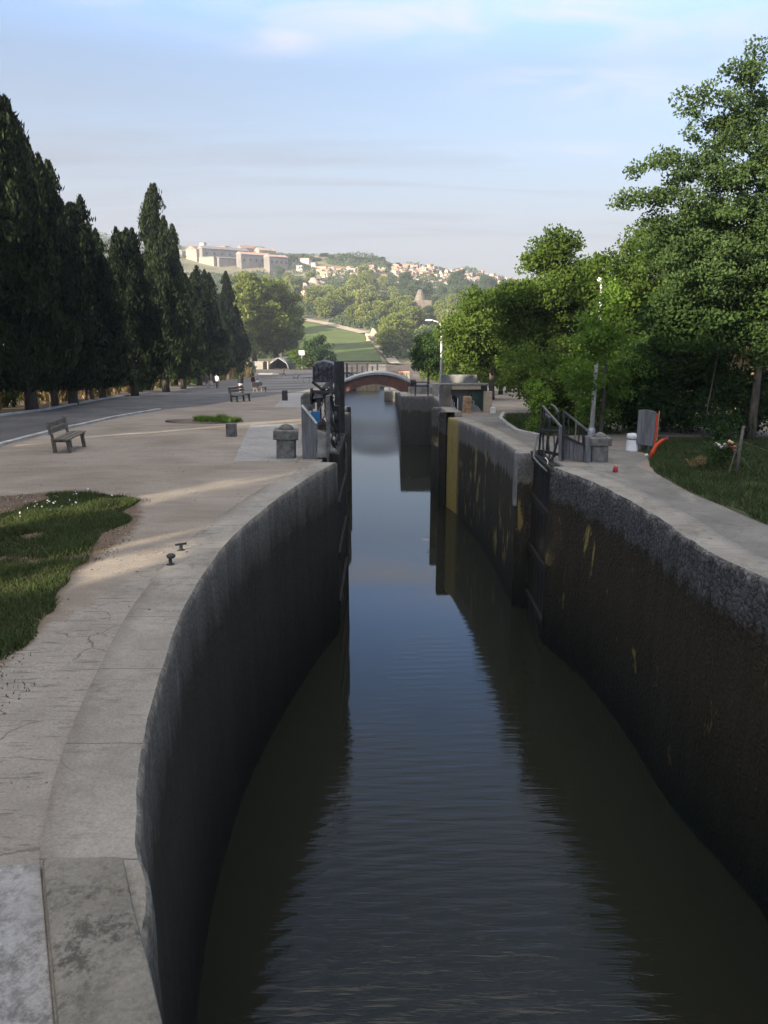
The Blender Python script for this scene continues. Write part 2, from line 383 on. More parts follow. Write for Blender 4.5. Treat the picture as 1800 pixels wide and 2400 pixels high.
def concrete_mat(name, c1, c2, crack=.6, patch=(.30, .28, .245), moss=.45, joint=0):
    m, nt, b = nt_new(name)
    P = position(nt)
    c = ramp(nt, noise(nt, P, 1.1, 6, .6), [(.3, c1), (.7, c2)])
    c = mix(nt, ramp(nt, noise(nt, position(nt, (.9, .55, 1)), .8, 5, .6, .8), [(.55, 0.0), (.66, .5)]), c, patch)
    f = noise(nt, P, 45, 5, .7); c = mix(nt, .55, c, ramp(nt, f, [(.3, .6), (.7, 1.4)]), 'MULTIPLY')
    w = nt.nodes.new('ShaderNodeVectorMath'); w.operation = 'ADD'; nt.links.new(P, w.inputs[0])
    nc = nt.nodes.new('ShaderNodeTexNoise'); nc.inputs['Scale'].default_value = 1.8; nc.inputs['Detail'].default_value = 6; nt.links.new(P, nc.inputs['Vector'])
    sc = nt.nodes.new('ShaderNodeVectorMath'); sc.operation = 'SCALE'; sc.inputs['Scale'].default_value = .55; nt.links.new(nc.outputs['Color'], sc.inputs[0]); nt.links.new(sc.outputs[0], w.inputs[1])
    v = nt.nodes.new('ShaderNodeTexVoronoi'); v.feature = 'DISTANCE_TO_EDGE'; v.inputs['Scale'].default_value = .75; nt.links.new(w.outputs[0], v.inputs['Vector'])
    ck = ramp(nt, v.outputs['Distance'], [(.002, 1.0), (.006, 0.0)])
    ck = math_n(nt, 'MULTIPLY', ck, ramp(nt, noise(nt, P, .9, 3), [(.45, 0.0), (.6, crack)]))
    c = mix(nt, ck, c, (.05, .047, .042))
    big = ramp(nt, noise(nt, P, 1.3, 4, .6, .5), [(.42, 0.0), (.58, 1.0)])
    pit = math_n(nt, 'MULTIPLY', ramp(nt, noise(nt, P, 7, 9, .78, 0), [(.47, 0.0), (.60, 1.0)]), math_n(nt, 'MULTIPLY', big, moss))
    c = mix(nt, pit, c, (.075, .07, .058))
    c = mix(nt, ramp(nt, noise(nt, position(nt, (.6, 3.0, 1)), 3.0, 7, .7, .4), [(.56, 0.0), (.64, .35)]), c, (.11, .10, .085))
    if joint:
        s3 = nt.nodes.new('ShaderNodeSeparateXYZ'); nt.links.new(P, s3.inputs[0])
        fr = math_n(nt, 'FRACT', math_n(nt, 'ADD', math_n(nt, 'DIVIDE', s3.outputs['Y'], joint), math_n(nt, 'MULTIPLY', noise(nt, P, 2.5, 4), .03)))
        c = mix(nt, ramp(nt, fr, [(.004, .8), (.012, 0.0)]), c, (.06, .055, .045))
    nt.links.new(c, b.inputs['Base Color']); b.inputs['Roughness'].default_value = .9; b.inputs['Specular IOR Level'].default_value = .25
    bump(nt, b, math_n(nt, 'SUBTRACT', math_n(nt, 'ADD', f, noise(nt, P, 7, 6)), math_n(nt, 'MULTIPLY', ck, 1.5)), .5, .015)
    return m
M_COPE = concrete_mat('worn concrete coping', (.205, .186, .155), (.305, .281, .240), .4, joint=1.35)
M_PATH = concrete_mat('cracked concrete path', (.21, .184, .15), (.31, .278, .23), .4)
M_BLOCK = concrete_mat('lichened coping stone', (.13, .12, .098), (.235, .217, .182), .25, (.19, .165, .12), 1.3)
M_SLABW = concrete_mat('pale concrete slab', (.22, .214, .206), (.32, .312, .30), .3, moss=.7)
M_APRON = concrete_mat('grey concrete apron', (.25, .24, .222), (.34, .325, .30), .3)

M_STONEQ = simple('pale lime washed quoin', (.15, .148, .138), (.30, .295, .28), 2.2, .9, 20, .6, .015, stretch=(2, 2, .5))
def lock_wall(P, a, b, side, mat, label, up=0.0, amp=.014, cope=.62, copemat=None):
    pts = [p for p in P if a - 1e-6 <= p.y <= b + 1e-6]
    root = empty('lock_wall', (pts[len(pts) // 2].x, pts[len(pts) // 2].y, 0), 0, label, 'lock wall')
    ox, oy = root.location.x, root.location.y
    zs = [.012, -.03, -.10, -.22, -.4, -.6, -.85]; low = [.12, .3, .5, .7, .85, 1.0]
    ins = [.035, .008, .0, 0, 0, 0, 0, 0, 0, 0, 0, 0, 0]
    V = []; T = []; n = len(zs) + len(low)
    for p in pts:
        z0 = tz(p.x, p.y) + up
        for k, z in enumerate(zs + [-.85 + (-8.4 - z0 + .85) * t for t in low]):
            q = mn.noise(Vector((p.x * 2.1, p.y * 2.1, z * 2.1))) * amp + mn.noise(Vector((p.x * 7, p.y * 7, z * 7))) * amp * .6
            lip = 1.6 if -.7 < z < 0 else (.7 if z < 0 else .9)
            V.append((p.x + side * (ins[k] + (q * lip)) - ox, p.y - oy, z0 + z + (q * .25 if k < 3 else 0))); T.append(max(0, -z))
    Fc = [(i * n + k, i * n + k + 1, (i + 1) * n + k + 1, (i + 1) * n + k) for i in range(len(pts) - 1) for k in range(n - 1)]
    if side > 0: Fc = [f[::-1] for f in Fc]
    np_mesh('wall_face', V, Fc, mat, root, T, smooth=True)
    V2 = []
    offs = [0, .15, .35, cope, cope + .02]
    for i, p in enumerate(pts):
        vx = V[i * n]; z0 = tz(p.x, p.y) + up
        for j, o in enumerate(offs):
            q = mn.noise(Vector((p.x * 3, p.y * 3, j * 2.0))) * .012
            V2.append((vx[0] + side * o, p.y - oy, vx[2] if j == 0 else (z0 + .014 + q * .3 if j < 4 else z0 - .3)))
    m = len(offs)
    F2 = [(i * m + k, (i + 1) * m + k, (i + 1) * m + k + 1, i * m + k + 1) for i in range(len(pts) - 1) for k in range(m - 1)]
    if side > 0: F2 = [f[::-1] for f in F2]
    np_mesh('coping', V2, F2, copemat or M_COPE, root, smooth=False)
    return root
GY = cv(-1.16, 18.5)[1]; G1R = cv(3.98, 17.7)[1]; G2L = cv(-1.9, 43.44)[1]; G2R = cv(2.95, 34.73)[1]
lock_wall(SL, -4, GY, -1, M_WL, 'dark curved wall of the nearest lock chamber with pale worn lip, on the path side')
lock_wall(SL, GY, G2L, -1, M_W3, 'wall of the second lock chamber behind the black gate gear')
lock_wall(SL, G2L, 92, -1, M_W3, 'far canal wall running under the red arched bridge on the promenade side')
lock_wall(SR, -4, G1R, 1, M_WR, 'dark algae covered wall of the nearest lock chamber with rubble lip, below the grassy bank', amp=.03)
rw = lock_wall(SR, G1R, G2R, 1, M_W2, 'curved lock wall with ochre yellow stains and a painted sun strip beyond the railed gate')
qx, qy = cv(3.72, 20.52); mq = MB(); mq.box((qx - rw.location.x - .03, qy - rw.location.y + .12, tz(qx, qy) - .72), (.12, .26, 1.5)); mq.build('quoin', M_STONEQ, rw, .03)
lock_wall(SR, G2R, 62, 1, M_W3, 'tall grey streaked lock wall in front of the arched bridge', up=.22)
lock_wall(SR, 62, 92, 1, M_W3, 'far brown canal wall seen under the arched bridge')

# ------------------------------------------------------------------ ground (one sheet with the canal cut out)
def earth(name, c1, c2, c3, sc=.35, masks=False):
    m, nt, b = nt_new(name)
    P = position(nt)
    c = ramp(nt, noise(nt, P, sc, 7, .6, .5), [(.3, c1), (.5, c2), (.72, c3)])
    st = noise(nt, position(nt, (.5, 1.6, 1)), 1.4, 6, .6, .6)
    c = mix(nt, .5, c, ramp(nt, st, [(.3, .72), (.7, 1.3)]), 'MULTIPLY')
    f = noise(nt, P, 40, 5, .7); c = mix(nt, .5, c, ramp(nt, f, [(.3, .62), (.7, 1.38)]), 'MULTIPLY')
    peb = nt.nodes.new('ShaderNodeTexVoronoi'); peb.inputs['Scale'].default_value = 16; nt.links.new(P, peb.inputs['Vector'])
    pm = math_n(nt, 'MULTIPLY', ramp(nt, peb.outputs['Distance'], [(.10, 1.0), (.2, 0.0)]), ramp(nt, noise(nt, P, 2.3, 3), [(.5, 0.0), (.62, .7)]))
    c = mix(nt, pm, c, (.30, .275, .235))
    if masks:      # worn concrete walk beside the lock and bare reddish soil round the grass, as they lie on the ground
        rag = math_n(nt, 'ADD', math_n(nt, 'MULTIPLY', math_n(nt, 'SUBTRACT', noise(nt, position(nt, (.7, 2.2, 1)), 2.2, 8, .68, .4), .5), 1.5), .5)
        for an, cols, wd in (('soil', ((.105, .072, .05), (.16, .115, .082)), .5), ('pave', ((.205, .184, .152), (.305, .278, .236)), .8)):
            a = nt.nodes.new('ShaderNodeAttribute'); a.attribute_name = an
            k = ramp(nt, math_n(nt, 'ADD', a.outputs['Fac'], math_n(nt, 'MULTIPLY', math_n(nt, 'SUBTRACT', rag, .5), wd)), [(.38, 0.0), (.62, 1.0)])
            cc = mix(nt, .5, ramp(nt, noise(nt, P, 1.6, 7, .65), [(.3, cols[0]), (.7, cols[1])]), ramp(nt, f, [(.3, .62), (.7, 1.38)]), 'MULTIPLY')
            if an == 'pave':
                w_ = nt.nodes.new('ShaderNodeVectorMath'); w_.operation = 'ADD'; nt.links.new(P, w_.inputs[0])
                nc = nt.nodes.new('ShaderNodeTexNoise'); nc.inputs['Scale'].default_value = 1.5; nc.inputs['Detail'].default_value = 7; nt.links.new(P, nc.inputs['Vector'])
                s_ = nt.nodes.new('ShaderNodeVectorMath'); s_.operation = 'SCALE'; s_.inputs['Scale'].default_value = .5; nt.links.new(nc.outputs['Color'], s_.inputs[0]); nt.links.new(s_.outputs[0], w_.inputs[1])
                vv = nt.nodes.new('ShaderNodeTexVoronoi'); vv.feature = 'DISTANCE_TO_EDGE'; vv.inputs['Scale'].default_value = .7; nt.links.new(w_.outputs[0], vv.inputs['Vector'])
                ck = math_n(nt, 'MULTIPLY', ramp(nt, vv.outputs['Distance'], [(.002, 1.0), (.008, 0.0)]), ramp(nt, noise(nt, P, 1.1, 3), [(.42, 0.0), (.55, .7)]))
                sc_ = math_n(nt, 'MULTIPLY', ramp(nt, noise(nt, position(nt, (.9, 6.0, 1)), 3.2, 8, .72, .5), [(.54, 0.0), (.62, 1.0)]), .6)
                cc = mix(nt, math_n(nt, 'MAXIMUM', ck, sc_), cc, (.075, .065, .052))
            c = mix(nt, k, c, cc)
    nt.links.new(c, b.inputs['Base Color']); b.inputs['Roughness'].default_value = .95; b.inputs['Specular IOR Level'].default_value = .2
    bump(nt, b, math_n(nt, 'ADD', math_n(nt, 'ADD', f, noise(nt, P, 5, 6)), pm), .55, .02)
    return m
M_EARTH = earth('trodden earth and gravel', (.195, .160, .124), (.24, .205, .166), (.29, .252, .208), .35, True)
M_SOIL = earth('reddish bare soil', (.10, .075, .058), (.145, .11, .088), (.18, .145, .118), .9)
M_HILL = simple('dry hillside', (.10, .105, .05), (.23, .20, .13), .035, .95, .3, .3, .5, lo=.4, hi=.62)
ys = [-200, -130, -60, -20] + list(np.arange(-4, 26, .25)) + list(np.arange(26, 48, .5)) + list(np.arange(48, 92, 1)) + list(KINKS) + [91.9]
for P in (LEFT, RIGHT):
    P = [p for p in P if p[1] < 92]
    for i in range(len(P) - 1):
        if abs(P[i][1] - P[i + 1][1]) < .1: ys += [P[i][1], P[i + 1][1]]
ys = sorted(set(float(y) for y in ys))
def rows(side):
    V = []; Fc = []; DL = list(np.arange(0, 9, .25)) + [9.5, 10.5, 12, 14, 17, 21, 26, 33, 45, 60, 90, 140, 240, 400, 600]; n = len(DL)
    for y in ys:
        e = float(edge_x(SL if side < 0 else SR, y)) + side * .5
        for k in range(n):
            d = DL[k]
            V.append((e + side * d, y, tz(e + side * d, y)))
    for i in range(len(ys) - 1):
        for k in range(n - 1):
            q = (i * n + k, i * n + k + 1, (i + 1) * n + k + 1, (i + 1) * n + k)
            Fc.append(q if side > 0 else q[::-1])
    return V, Fc
Vl, Fl = rows(-1); Vr, Fr = rows(1)
xs = np.concatenate([np.linspace(-800, -320, 14), np.linspace(-300, 300, 101), np.linspace(330, 800, 14)])
yf = np.concatenate([[91.9, 100, 115, 130, 148, 165, 180, 200, 215, 230, 240, 250], np.arange(256, 720, 6), np.arange(730, 990, 15)])
X, Y = np.meshgrid(xs, yf); Z = terr(X, Y)
Vf = np.stack([X.ravel(), Y.ravel(), Z.ravel()], 1)
nx = len(xs); Ff = [(i * nx + k, i * nx + k + 1, (i + 1) * nx + k + 1, (i + 1) * nx + k) for i in range(len(yf) - 1) for k in range(nx - 1)]
V = Vl + Vr + [tuple(v) for v in Vf]
o1, o2 = len(Vl), len(Vl) + len(Vr)
Fa = [f for f in Fl] + [tuple(i + o1 for i in f) for f in Fr] + [tuple(i + o2 for i in f) for f in Ff]
def sdist(x, y, P):
    best = 1e9; ins = False; j = len(P) - 1
    for i in range(len(P)):
        ax, ay = P[j]; bx, by = P[i]; dx, dy = bx - ax, by - ay
        t = max(0, min(1, ((x - ax) * dx + (y - ay) * dy) / (dx * dx + dy * dy + 1e-12)))
        best = min(best, (x - ax - t * dx) ** 2 + (y - ay - t * dy) ** 2)
        if (ay > y) != (by > y) and x < (bx - ax) * (y - ay) / (by - ay) + ax: ins = not ins
        j = i
    return math.sqrt(best) * (1 if ins else -1)
K = 1800 / 1659
g2 = lambda x, y: tuple(G(x * K, y * K))[:2]
PAVE = [cv(*q) for q in [(-1.2, 2.9), (-1.2, 4), (-1.6, 6), (-1.8, 9), (-1.8, 11.0), (-2.75, 10.0), (-2.95, 8.0), (-3.1, 6.6), (-3.2, 5.4), (-3.35, 4.4), (-3.6, 3.45), (-4.2, 2.9)]]
SOIL = [g2(150, 1250), g2(215, 1205), g2(305, 1130), g2(296, 1078), g2(170, 1056), g2(90, 1064), g2(-200, 1090), g2(-400, 1500), g2(-60, 1760), g2(30, 1500), g2(95, 1345)]
mk = {'pave': [], 'soil': []}
for v_ in V:
    near = -12 < v_[0] < 0 and 0 < v_[1] < 24
    mk['pave'].append(.5 + max(-.5, min(.5, sdist(v_[0], v_[1], PAVE) / .9)) if near else 0)
    mk['soil'].append(.5 + max(-.5, min(.5, sdist(v_[0], v_[1], SOIL) / .7)) if near else 0)
g = np_mesh('ground', V, Fa, [M_EARTH, M_HILL], smooth=True, midx=[0] * (len(Fl) + len(Fr)) + [0] * (nx - 1) * 11 + [1] * (len(Ff) - (nx - 1) * 11), more=mk)
tag(g, 'trodden pale brown earth around the canal, rising to the distant town hill', 'ground', kind='structure')
# end of the canal slot
eb = MB(); eb.box((-2, 92.3, -6.0), (7, .5, 4.0)); tag(eb.build('canal_end_wall', M_W3), 'distant masonry wall that closes the canal beyond the bridge', 'wall')

# ------------------------------------------------------------------ water
m, nt, b = nt_new('still dark canal water')
b.inputs['Base Color'].default_value = (.015, .0165, .0115, 1); b.inputs['IOR'].default_value = 1.46; b.inputs['Specular IOR Level'].default_value = .5
P = position(nt)
sp = nt.nodes.new('ShaderNodeSeparateXYZ'); nt.links.new(P, sp.inputs[0])
nt.links.new(ramp(nt, math_n(nt, 'DIVIDE', sp.outputs['Y'], 100), [(.30, .012), (.42, .05), (.54, .30), (.9, .42)]), b.inputs['Roughness'])
w1 = noise(nt, position(nt, (.5, 3.4, 1)), 2.2, 4, .55, .35)
w2 = nt.nodes.new('ShaderNodeTexWave'); w2.wave_type = 'RINGS'; w2.rings_direction = 'Z'; w2.inputs['Scale'].default_value = 1.15; w2.inputs['Distortion'].default_value = 2.2; w2.inputs['Detail'].default_value = 2; w2.inputs['Detail Scale'].default_value = .8
mpw = nt.nodes.new('ShaderNodeMapping'); mpw.inputs['Location'].default_value = (-2.4, -1.0, 0); nt.links.new(P, mpw.inputs['Vector']); nt.links.new(mpw.outputs[0], w2.inputs['Vector'])
patch = ramp(nt, noise(nt, position(nt, (.8, .35, 1)), .45, 2), [(.40, .06), (.60, 1.0)])
h = math_n(nt, 'ADD', w1, math_n(nt, 'MULTIPLY', w2.outputs['Fac'], .16))
calm = ramp(nt, math_n(nt, 'DIVIDE', sp.outputs['Y'], 60), [(7 / 60, 1.0), (17 / 60, .45), (21 / 60, .08), (1, .03)])
h = math_n(nt, 'MULTIPLY', math_n(nt, 'MULTIPLY', h, patch), calm)
bump(nt, b, h, .45, .03)
wb = MB(); wb.add([(-7, -4, -5.6), (8, -4, -5.6), (8, 92.1, -5.6), (-7, 92.1, -5.6)], [(0, 1, 2, 3)])
tag(wb.build('water', m), 'still dark canal water reflecting the sky', 'water', kind='structure')

# ------------------------------------------------------------------ flat sheets
def sheet(name, pts, z, mat, label=None, cat=None, ragged=0.0, seg=.25, seed=0, kind='structure'):
    out = []
    for i in range(len(pts)):
        a, c = Vector((*pts[i][:2], 0)), Vector((*pts[(i + 1) % len(pts)][:2], 0))
        L = (c - a).length; n = max(1, int(L / seg)) if ragged else 1
        t = (c - a).normalized() if L else Vector((1, 0, 0)); nn = Vector((-t.y, t.x, 0))
        for k in range(n):
            q = a.lerp(c, k / n)
            if ragged: q = q + nn * (mn.noise(Vector((q.x * 1.3, q.y * 1.3, seed))) * ragged + mn.noise(Vector((q.x * 5, q.y * 5, seed + 3))) * ragged * .5)
            out.append(q)
    bm = bmesh.new(); vs = [bm.verts.new((p.x, p.y, tz(p.x, p.y) + z)) for p in out]
    f = bm.faces.new(vs); f.normal_update()
    if f.normal.z < 0: f.normal_flip()
    for v_ in bm.verts: v_.co.z = 0
    bmesh.ops.triangulate(bm, faces=bm.faces)
    for ky in KINKS: bmesh.ops.bisect_plane(bm, geom=bm.verts[:] + bm.edges[:] + bm.faces[:], plane_co=(0, ky, 0), plane_no=(0, 1, 0))
    for v_ in bm.verts: v_.co.z = tz(v_.co.x, v_.co.y) + z
    me = bpy.data.meshes.new(name); bm.to_mesh(me); bm.free(); me.materials.append(mat)
    o = link(bpy.data.objects.new(name, me)); tag(o, label, cat, kind=kind); return o
M_ASPH = simple('worn asphalt', (.072, .07, .07), (.115, .111, .106), .5, .9, 60, .4, .01)
M_KERB = simple('pale kerb stone', (.27, .26, .24), (.38, .37, .34), 2, .9, 30, .4)
kA = [(-14.5, 22), g2(0, 899), g2(100, 886), g2(200, 867), g2(320, 849)]
kB = [(-9.6, 10.5), g2(0, 963), g2(110, 934), g2(230, 907), g2(345, 886)]
road = [kA[0], kA[1], kA[2], kA[3], kA[4], (-21, 76.5), (-8.4, 76.5), (-9.0, 56), (-9.8, 42)] + kB[::-1] + [(-9.2, 5), (-14, 5)]
sheet('road', road, .004, M_ASPH, 'dark asphalt road along the cypress row', 'road', .12)
sheet('road', [(-21, 76.52), (-34, 190), (-6.2, 190), (-8.4, 76.52)], .006, M_ASPH, 'far stretch of grey asphalt widening into the plaza', 'road')
def kerb(pts, w, h, label):
    mb = MB(); rnd = random.Random(5)
    for a, c in zip(pts[:-1], pts[1:]):
        a, c = Vector((*a, 0)), Vector((*c, 0)); n = max(1, int((c - a).length / 1.0))
        for k in range(n):
            p, q = a.lerp(c, k / n), a.lerp(c, (k + 1) / n - .012 / max((c - a).length / 1, 1))
            j = rnd.uniform(-.006, .006); p.z = tz(p.x, p.y) + h / 2 - .03 + j; q.z = tz(q.x, q.y) + h / 2 - .03 + j
            mb.bar(p, q, w, h + .06)
    o = mb.build('kerb', M_KERB, bevel=.015); tag(o, label, 'kerb', kind='structure'); return o
kerb(kA, .22, .10, 'pale kerb between the asphalt and the cypress verge')
kerb(kB, .20, .09, 'pale kerb between the asphalt and the earth promenade')
verge = [(-30, 5)] + [(x - .15, y) for x, y in [(-14, 5)] + kA] + [(-21.4, 76.5), (-40, 76.5)]
M_VERGE = earth('bare verge soil', (.10, .08, .06), (.15, .12, .09), (.21, .175, .13), .5)  # darker brown than the promenade earth
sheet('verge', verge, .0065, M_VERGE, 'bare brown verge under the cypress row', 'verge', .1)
apron = [g2(541, 917), g2(642, 917), g2(652, 962), g2(664, 992), g2(600, 998), g2(505, 996)]
sheet('concrete_apron', apron, .005, M_APRON, 'pale grey concrete apron around the stone mooring post', 'apron', .03)
apron2 = [g2(626, 849), g2(668, 849), g2(664, 880), g2(592, 880)]
sheet('concrete_apron', apron2, .005, M_APRON, 'small concrete apron beside the dark square bollard', 'apron', .03)
# raised coping stone and white slab at the near corner
ZB = tz(-2, 4)
bp = [tuple(G(px, py, ZB + .1))[:2] for px, py in ((98, 2007), (288, 2004), (312, 2120), (345, 2240), (385, 2410))] + [(-1.22, 1.5), (-1.7, 1.5), tuple(G(135, 2410, ZB + .1))[:2]]
mb = MB(); mb.prism(bp, ZB - .4, ZB + .1)
o = mb.build('coping_stone', M_BLOCK, bevel=.025); tag(o, 'raised lichen spotted coping stone at the near corner of the lock', 'coping stone')
wp = [tuple(G(px, py, ZB + .035))[:2] for px, py in ((-300, 2030), (94, 2024), (128, 2410))] + [(-1.75, 1.5), (-5, 1.5)]
mb = MB(); mb.prism(wp, ZB - .4, ZB + .035)
o = mb.build('concrete_slab', M_SLABW, bevel=.01); tag(o, 'smooth pale slab left of the raised coping stone', 'slab')
# right bank: paved strip, grass is laid on it later
rp = [cv(x + .5, y) for x, y in [(3.3, 2.5), (3.9, 5), (4.1, 7.5), (4.36, 12), (4.33, 15.1), (4.05, 17.7), (4.35, 20.4), (3.8, 23), (3.75, 29), (3.3, 33.2), (3.0, 34.6)]]
rq = [cv(*q) for q in [(3.4, 36.5), (6.2, 37.5), (5.15, 34), (4.85, 30), (4.75, 27), (5.3, 24.5)]] + [g2(1350, 975), g2(1410, 985), g2(1370, 1005), g2(1413, 1022), g2(1480, 1062), g2(1560, 1095), g2(1659, 1137)] + [(7.6, 9.5), (7.6, 6), (7.6, 3)]
M_PAVR = concrete_mat('grey paving', (.14, .132, .115), (.215, .203, .18), .4)
sheet('pavement', rp + rq, .005, M_PAVR, 'grey paved strip beside the lock on the grassy bank side', 'pavement', .05, .2, 7)
kerb([cv(*q) for q in [(5.95, 37.4), (5.2, 33.5), (4.95, 30), (4.85, 27.3), (5.3, 25.2)]], .16, .1, 'curved kerb along the hedge side of the paved strip')
# ------------------------------------------------------------------ foliage
def cards(C, L, Wd, rng, up=None, spread=1.0, fold=True, axis=None):
    """diamond leaf cards: C (n,3) centres, L length, Wd width arrays; axis (n,3) preferred long axis"""
    n = len(C)
    d = rng.normal(size=(n, 3))
    if axis is not None: d = axis + spread * d * .5
    d /= np.linalg.norm(d, axis=1)[:, None] + 1e-9
    e = rng.normal(size=(n, 3))
    if up is not None: e = np.cross(d, np.asarray(up) + e * .6)
    e -= d * (e * d).sum(1)[:, None]; e /= np.linalg.norm(e, axis=1)[:, None] + 1e-9
    L = np.broadcast_to(L, n)[:, None]; Wd = np.broadcast_to(Wd, n)[:, None]
    V = np.empty((n, 4, 3))
    V[:, 0] = C - d * L * .5; V[:, 1] = C + e * Wd * .5 - d * L * .05; V[:, 2] = C + d * L * .5; V[:, 3] = C - e * Wd * .5 - d * L * .05
    return V.reshape(-1, 3), np.arange(n * 4).reshape(-1, 4)
M_BARK = simple('rough bark', (.05, .04, .03), (.13, .11, .085), 3, .95, 18, .8, .03, stretch=(3, 3, .6), obj=True)
M_BARKP = simple('pale bark', (.13, .11, .08), (.26, .22, .16), 3, .95, 18, .6, .02, stretch=(3, 3, .6), obj=True)
M_CYP = leafmat('cypress foliage', (.006, .011, .005), (.012, .022, .008), (.036, .052, .016), .12, .6, 1.2)
M_LEAF = leafmat('broad green leaves', (.042, .072, .013), (.088, .140, .026), (.175, .235, .055), .42, .5, .8)
M_LEAFD = leafmat('dark green leaves', (.020, .042, .012), (.042, .080, .022), (.080, .13, .038), .35, .5, .8)
M_ACAC = leafmat('feathery blue green leaves', (.036, .064, .022), (.072, .118, .038), (.14, .19, .07), .35, .5, .8)
M_LIME = leafmat('bright lime leaves', (.050, .10, .015), (.10, .19, .028), (.19, .29, .06), .45, .5, 1.2)
M_FAR = leafmat('olive far leaves', (.085, .11, .024), (.165, .20, .046), (.28, .30, .09), .35, .7, .12)
M_FARD = leafmat('blue green far leaves', (.035, .060, .026), (.065, .10, .042), (.115, .15, .065), .3, .7, .12)
M_GRASS = leafmat('grass blades', (.026, .040, .014), (.052, .076, .026), (.105, .125, .052), .25, .7, 1.5)
M_DRY = leafmat('dry brush', (.12, .085, .045), (.24, .17, .09), (.40, .30, .17), .35, .8, 1.0)
M_RUST = leafmat('rusty dead leaves', (.06, .034, .02), (.11, .06, .034), (.17, .10, .06), .3, .8, 1.0)

def cypress_mesh(seed, h, r, n, rounded=0.0):
    rng = np.random.default_rng(seed)
    u = rng.uniform(0, 1, n) ** .8
    b0 = .75; z = b0 + u * (h - b0); t = (z - b0) / (h - b0)
    tip = np.clip(1 - t, 0, 1) ** (.75 - .35 * rounded)
    prof = r * np.minimum(1, .72 + t * 2.4) * np.where(t < .2, 1, tip / (.8 ** (.75 - .35 * rounded)))
    a = rng.uniform(0, 2 * np.pi, n)
    ph = rng.uniform(0, 6, 8)
    lump = 1 + .15 * np.sin(3 * a + 2.1 * z + ph[0]) + .13 * np.sin(5 * a - 1.3 * z + ph[1]) + .12 * np.sin(2 * a + 4.3 * z + ph[2]) + .10 * np.sin(9 * a + 3 * z + ph[3])
    rr = prof * lump * (1 - .55 * rng.uniform(0, 1, n) ** 2.2)
    # separate leaders that stick out of the outline
    k = 26
    la, lt = rng.uniform(0, 2 * np.pi, k), rng.uniform(.12, .97, k); who = rng.integers(0, k * 3, n); sel = who < k
    w = who[sel]; lz = 1.3 + lt[w] * (h - 1.3); ls = rng.uniform(0, 1, sel.sum()); lr = np.interp(lt[w], t[np.argsort(t)][::50], prof[np.argsort(t)][::50])
    ll = .09 * h + .25
    z2 = lz + ls * ll; rad = lr * (1.0 + .04 * ls) ; off = (1 - ls) * .22 + .03
    x, y = rr * np.cos(a), rr * np.sin(a)
    x[sel] = rad * np.cos(la[w]) + rng.normal(size=sel.sum()) * off; y[sel] = rad * np.sin(la[w]) + rng.normal(size=sel.sum()) * off; z = z.copy(); z[sel] = z2
    C = np.stack([x, y, z], 1)
    ax = np.stack([.35 * np.cos(a), .35 * np.sin(a), np.full(n, 1.0)], 1)
    V, Fq = cards(C, rng.uniform(.16, .36, n), rng.uniform(.05, .11, n), rng, axis=ax, spread=.75)
    tone = np.repeat(np.clip(rng.normal(.5, .2, n), 0, 1), 4)
    return V, Fq, tone
def trunk_mb(h, r, lean=(0, 0), seed=0, n=9):
    rnd = random.Random(seed); mb = MB()
    pts = [(lean[0] * t + rnd.uniform(-.03, .03) * h * .3 * t, lean[1] * t + rnd.uniform(-.03, .03) * h * .3 * t, h * t - .15) for t in (0, .15, .35, .6, .8, 1)]
    mb.tube(pts, [r * 1.35, r, r * .9, r * .7, r * .5, r * .25], n); return mb, pts
cyp_kinds = []
for i, (h, r, rd) in enumerate([(10, 1.55, 0), (10, 1.8, .6), (10, 1.35, -.2), (10, 1.75, .2)]):
    V, Fq, tone = cypress_mesh(40 + i, h, r, 42000, rd)
    root = empty('cypress_tree', (0, 0, 0), 0, 'tall dark cypress', 'cypress', 'cypresses along the road')
    np_mesh('crown', V, Fq, M_CYP, root, tone)
    mb, _ = trunk_mb(8.0, .2, seed=i)
    for a in (0.6, 2.6, 4.7):
        mb.tube([(0, 0, .8), (.35 * math.cos(a), .35 * math.sin(a), 1.9), (.55 * math.cos(a), .55 * math.sin(a), 3.4)], [.09, .07, .03], 6)
    mb.build('trunk', M_BARK, root)
    cyp_kinds.append(root)
used = set()
def cyp(k, x, y, h, wide, label, rz=0):
    root = cyp_kinds[k]; sc = (wide, wide, h / 10)
    if k not in used:
        used.add(k); root.location = (x, y, tz(x, y)); root.scale = sc; root.rotation_euler.z = rz; root['label'] = label; return root
    return copy_tree(root, (x, y, tz(x, y)), rz, sc, label)
row = [  # kind, x px of the tip, y px of the tip, distance, width scale, label
    (0, -6, 262, 43, 1.5, 'tallest and nearest dark cypress, cut by the photo edge'),
    (3, 60, 330, 46.5, 1.15, 'dark cypress with a short spur tip beside the tallest one'),
    (2, 118, 425, 49.5, 1.35, 'dark cypress with a ragged twin tip, second peak of the row'),
    (1, 165, 478, 53, 1.25, 'dense dark cypress with a sloping shoulder behind the black litter bin'),
    (3, 205, 545, 57, 1.15, 'low dark cypress in the dip before the blunt one'),
    (1, 285, 547, 63, 1.35, 'blunt round topped cypress with a dry brown flank'),
    (0, 357, 468, 71, 1.45, 'sharp spire cypress standing highest in the middle of the row'),
    (2, 407, 558, 77, 1.2, 'slim pointed cypress right behind the sharp spire'),
    (3, 452, 640, 84, 1.35, 'short cypress after the slim pointed one'),
    (0, 484, 652, 92, 1.3, 'short cypress second from the far end of the row'),
    (2, 527, 657, 101, 1.45, 'last pointed cypress at the far end of the row'),
    (1, 545, 735, 112, 1.2, 'low bushy cypress tucked behind the last pointed one')]
